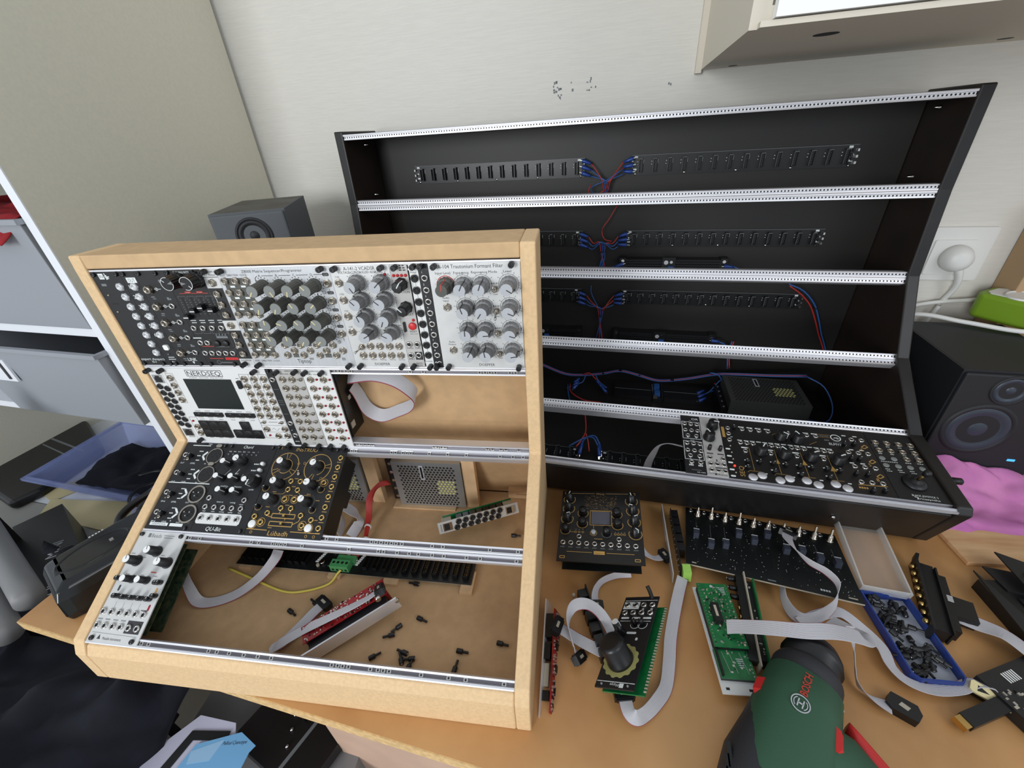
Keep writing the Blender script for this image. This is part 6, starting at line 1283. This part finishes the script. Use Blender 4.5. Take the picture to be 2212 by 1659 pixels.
# cordless drill
def drill():
    t = thing('cordless_drill', 'green cordless drill with a black chuck and red trigger lying on its side', 'drill', TR(0, 0, 0))
    R0_ = math.atan2(-.80, -.60); ax = Vector((-.60, -.80, 0)); sd = Vector((.80, -.60, 0)); C0 = Vector((337, 84, 0))
    def P(a_, s_, z): return C0+ax*a_+sd*s_+Vector((0, 0, z))
    def loft(name, secs, m_, par=t, n=28, pw=.8):
        b = MB(); b.m(m_); v = []
        for a_, s_, z, rs, rz in secs:
            for i in range(n):
                an = 2*pi*i/n; c, q = math.cos(an), math.sin(an)
                v.append(P(a_, s_+rs*math.copysign(abs(c)**pw, c), z+rz*math.copysign(abs(q)**pw, q)))
        f = [(k*n+i, k*n+(i+1) % n, (k+1)*n+(i+1) % n, (k+1)*n+i) for k in range(len(secs)-1) for i in range(n)]
        b.add(v, f, None, True); b.add([], []); b.f.append(list(range(n-1, -1, -1))); b.mi.append(b.cur); b.sm.append(False)
        b.f.append([(len(secs)-1)*n+i for i in range(n)]); b.mi.append(b.cur); b.sm.append(False); return b.build(name, None, par)
    loft('chuck', [(-10, 0, 36, 14, 14), (-8, 0, 36, 22, 22), (2, 0, 36, 28, 28), (12, 0, 36, 30.5, 30.5), (13, 0, 36, 27.5, 27.5), (40, 0, 36, 31, 31)], m_blkpl, pw=1)
    loft('torque_collar', [(26, 0, 36, 31.5, 31.5), (31, 0, 36, 33.5, 33.5), (46, 0, 36, 34, 34), (48, 0, 36, 31, 31)], m_drillk, pw=1)
    loft('motor_housing', [(44, 0, 37, 31, 30), (48, 0, 37, 35, 34), (80, 1, 38, 38, 37), (118, 3, 38, 41, 37.5), (150, 6, 38, 44, 37), (176, 9, 38, 46, 35), (196, 9, 37, 40, 30)], m_drillg, pw=.82)
    loft('rear_cap', [(62, -14, 33, 22, 28), (110, -14, 34, 25, 33), (150, -8, 36, 36, 35), (176, 3, 37, 44, 36.3), (200, 8, 37, 42, 31), (210, 8, 37, 32, 22)], m_drillk, pw=.84)
    b = MB(); b.m(m_hole)
    for k, (a_, s_) in enumerate(((196, -20), (198, 6), (198, 32))): b.box((-7, -4, -4), (7, 4, 2.2), Matrix.Translation(P(a_, s_, 66)) @ Matrix.Rotation(R0_, 4, 'Z') @ Matrix.Rotation(-.5, 4, 'Y'))
    for k in range(3): b.box((-10, -2, -3), (10, 2, 1.4), Matrix.Translation(P(168+k*10, -37+k*2.5, 60)) @ Matrix.Rotation(R0_+.5, 4, 'Z') @ Matrix.Rotation(0, 4, 'X'))
    b.build('cooling_slots', None, t)
    # handle leaving to the side
    b = MB(); b.m(m_drillg); v = []; n = 24; secs = [(112, 20, 42, 32), (104, 46, 36, 28), (108, 74, 27, 24), (120, 112, 23, 22), (134, 160, 24, 23)]
    for a_, s_, ra, rz in secs:
        for i in range(n):
            an = 2*pi*i/n; v.append(P(a_+ra*math.cos(an), s_, 36+rz*math.copysign(abs(math.sin(an))**.85, math.sin(an))))
    b.add(v, [(k*n+i, k*n+(i+1) % n, (k+1)*n+(i+1) % n, (k+1)*n+i) for k in range(4) for i in range(n)]+[tuple(range(4*n, 5*n))], None, True); b.build('handle', None, t)
    b = MB(); b.m(m_red); v = []; n = 14
    for a_, s_, w_ in ((62, 40, 5), (68, 48, 9), (76, 60, 12), (84, 74, 13), (94, 90, 14), (104, 100, 10)):
        for i in range(n):
            an = 2*pi*i/n; v.append(P(a_+w_*math.cos(an), s_, 40+13*math.sin(an)))
    b.add(v, [(k*n+i, k*n+(i+1) % n, (k+1)*n+(i+1) % n, (k+1)*n+i) for k in range(5) for i in range(n)]+[tuple(range(n-1, -1, -1)), tuple(range(5*n, 6*n))], None, True); b.build('trigger', None, t)
    for nm, a_, s_, z, l in (('direction_switch', 92, 33, 62, 11), ('gear_button', 84, -34, 52, 10)):
        Tm = Matrix.Translation(P(a_, s_, z)) @ Matrix.Rotation(math.atan2(ax.y, ax.x)+(.25 if s_ > 0 else 0), 4, 'Z') @ Matrix.Rotation(.5 if s_ > 0 else -.7, 4, 'X')
        b = MB(); b.m(m_red).box((-l, -4, -4), (l, 4, 5), Tm, 3); b.build(nm, None, t)
    Tm = Matrix((sd*-1, -ax*1, Vector((0, 0, 1)))).transposed().to_4x4()
    R0 = math.atan2(-ax.y, -ax.x)
    b = MB(); b.m(m_redk); p = P(66, -2, 0); text(b, 'BOSCH', p.x, p.y, 0, 7, 27, rot=R0, bold=.02)
    def top(v, lift):
        d = v-C0; a_ = d.dot(ax); s_ = d.dot(sd); k = min(max((a_-48)/32, 0), 1); rs = 35+3*k; rz = 34+3*k; c = min(abs((s_-k)/rs), .98)**(1/.82); return Vector((v.x, v.y, 37+k+rz*math.sqrt(1-c*c)**.82+lift))
    b.v = [top(v, .9) for v in b.v]
    b.build('raised_lettering', None, t)
    b = MB(); b.m(m_kcap); p = P(89, -2, 75.6); T_ = Matrix.Translation(p) @ Matrix.Rotation(R0, 4, 'Z'); b.ring((0, 0), 7.4, 8.4, 0, .4, 28, T_); b.ring((0, 0), 5.4, 6.2, 0, .4, 24, T_, .7, 2.4); b.ring((0, 0), 5.4, 6.2, 0, .4, 24, T_, .7+pi, 2.4+pi)
    for s_ in (-1, 1): b.box((-4, s_*2.2-.6, 0), (4, s_*2.2+.6, .4), T_)
    b.box((-.7, -2, 0), (.7, 2, .4), T_); b.build('round_emblem', None, t)
    b = MB(); b.m(m_kcap).ring((0, 0), 0.5, 2, 0, .4, 3, Matrix.Translation(P(46, 12, 66)) @ Matrix.Rotation(.4, 4, 'Y')); b.box((-1, -4, 0), (1, 4, .6), Matrix.Translation(P(52, 31, 54)) @ Matrix.Rotation(.8, 4, 'Y')); b.build('collar_mark', None, t)
drill()
# ribbon cables on the desk
ribbon('grey ribbon joining the gold module to the lime taped module', [(160, 232, 30, 0), (170, 224, 14, 20), (180, 219, 9, 30), (190, 218, 9, 20), (200, 222, 10, 10)], 13, ends=((1,),))
ribbon('pale violet ribbon on edge from below the gold module to a black plug', [(146, 186, 12, 50), (126, 184, 9, 70), (107, 175, 9, 70), (97, 163, 10, 60), (93, 148, 12, 30), (94, 134, 12, 0)], 11, ends=((1,),))
ribbon('broad grey ribbon from the red board module to the huge knob module', [(42, 94, 26, 10), (54, 90, 22, 5), (72, 85, 14, 0), (92, 79, 10, 0), (108, 74, 6, 0)], 15, ends=((0,),))
ribbon('white ribbon arching up in a loop left of the huge knob', [(116, 90, 10, 0), (108, 106, 16, 10), (96, 116, 28, 15), (80, 118, 40, 20), (64, 112, 44, 40), (57, 100, 38, 70), (58, 88, 26, 85), (63, 77, 15, 80), (70, 67, 9, 40)], 14, ends=((1,),))
ribbon('long grey ribbon curling from the lime tape down around the huge knob module', [(218, 186, 12, 10), (209, 165, 9, 0), (197, 134, 7, 0), (186, 102, 7, 0), (179, 74, 7, 5), (170, 46, 7, 20), (156, 28, 9, 30), (142, 15, 11, 40), (131, 9, 14, 35), (123, 14, 15, 10), (120, 30, 14, 0)], 15, n=12, ends=((1,),))
ribbon('grey ribbon curving on edge over the slider module and round to the right', [(381, 258, 34, 0), (370, 238, 44, 15), (368, 214, 52, 50), (376, 194, 54, 75), (392, 182, 52, 80), (402, 170, 44, 80), (396, 154, 30, 70), (380, 144, 16, 50), (360, 139, 11, 40), (347, 146, 12, 60), (343, 164, 14, 80), (349, 188, 16, 80)], 15, n=12, ends=((0,),))
ribbon('broad white printed ribbon running from the green board over the drill chuck', [(250, 108, 34, 0), (262, 105, 42, 0), (290, 96, 60, 0), (320, 90, 70, 0), (350, 92, 70, 0), (380, 96, 58, 0), (394, 97, 50, 10), (394, 104, 44, 20), (390, 116, 36, 0), (380, 132, 26, 0)], 18, n=16)
ribbon('white ribbon wandering past the screw box to the cream plug', [(350, 134, 12, 0), (380, 147, 12, 0), (404, 150, 16, 0), (424, 134, 10, 0), (434, 113, 10, 10), (432, 92, 10, 20), (440, 77, 10, 20), (462, 71, 9, 20), (490, 75, 9, 20), (508, 81, 12, 30), (524, 78, 14, 30), (532, 66, 12, 10)], 15, n=12)
ribbon('dark edged ribbon dropping past the drill chuck to a black plug on the desk', [(392, 118, 40, 20), (390, 96, 24, 70), (386, 80, 14, 75), (384, 67, 10, 70), (393, 56, 8, 40), (408, 49, 7, 0)], 14, n=12)
q = thing('ribbon_plug', 'black lozenge shaped ribbon plug lying alone on the desk near the drill', 'plug', TR(420, 50, .2, -.65)); b = MB(); b.m(m_blkpl).prism([(-15, -6), (-9, -10), (13, -8), (15, 2), (10, 10), (-13, 8)], 0, 11); b.m(m_comp).prism([(-5, -2), (3, -3), (5, 2), (-3, 3)], 11, 11.4); b.build('body', None, q)
ribbon('grey ribbon leaving the brass jack module toward the right edge', [(548, 160, 12, 0), (562, 150, 14, 0), (576, 136, 20, 10), (586, 118, 20, 10), (596, 100, 16, 0)], 22, n=14)
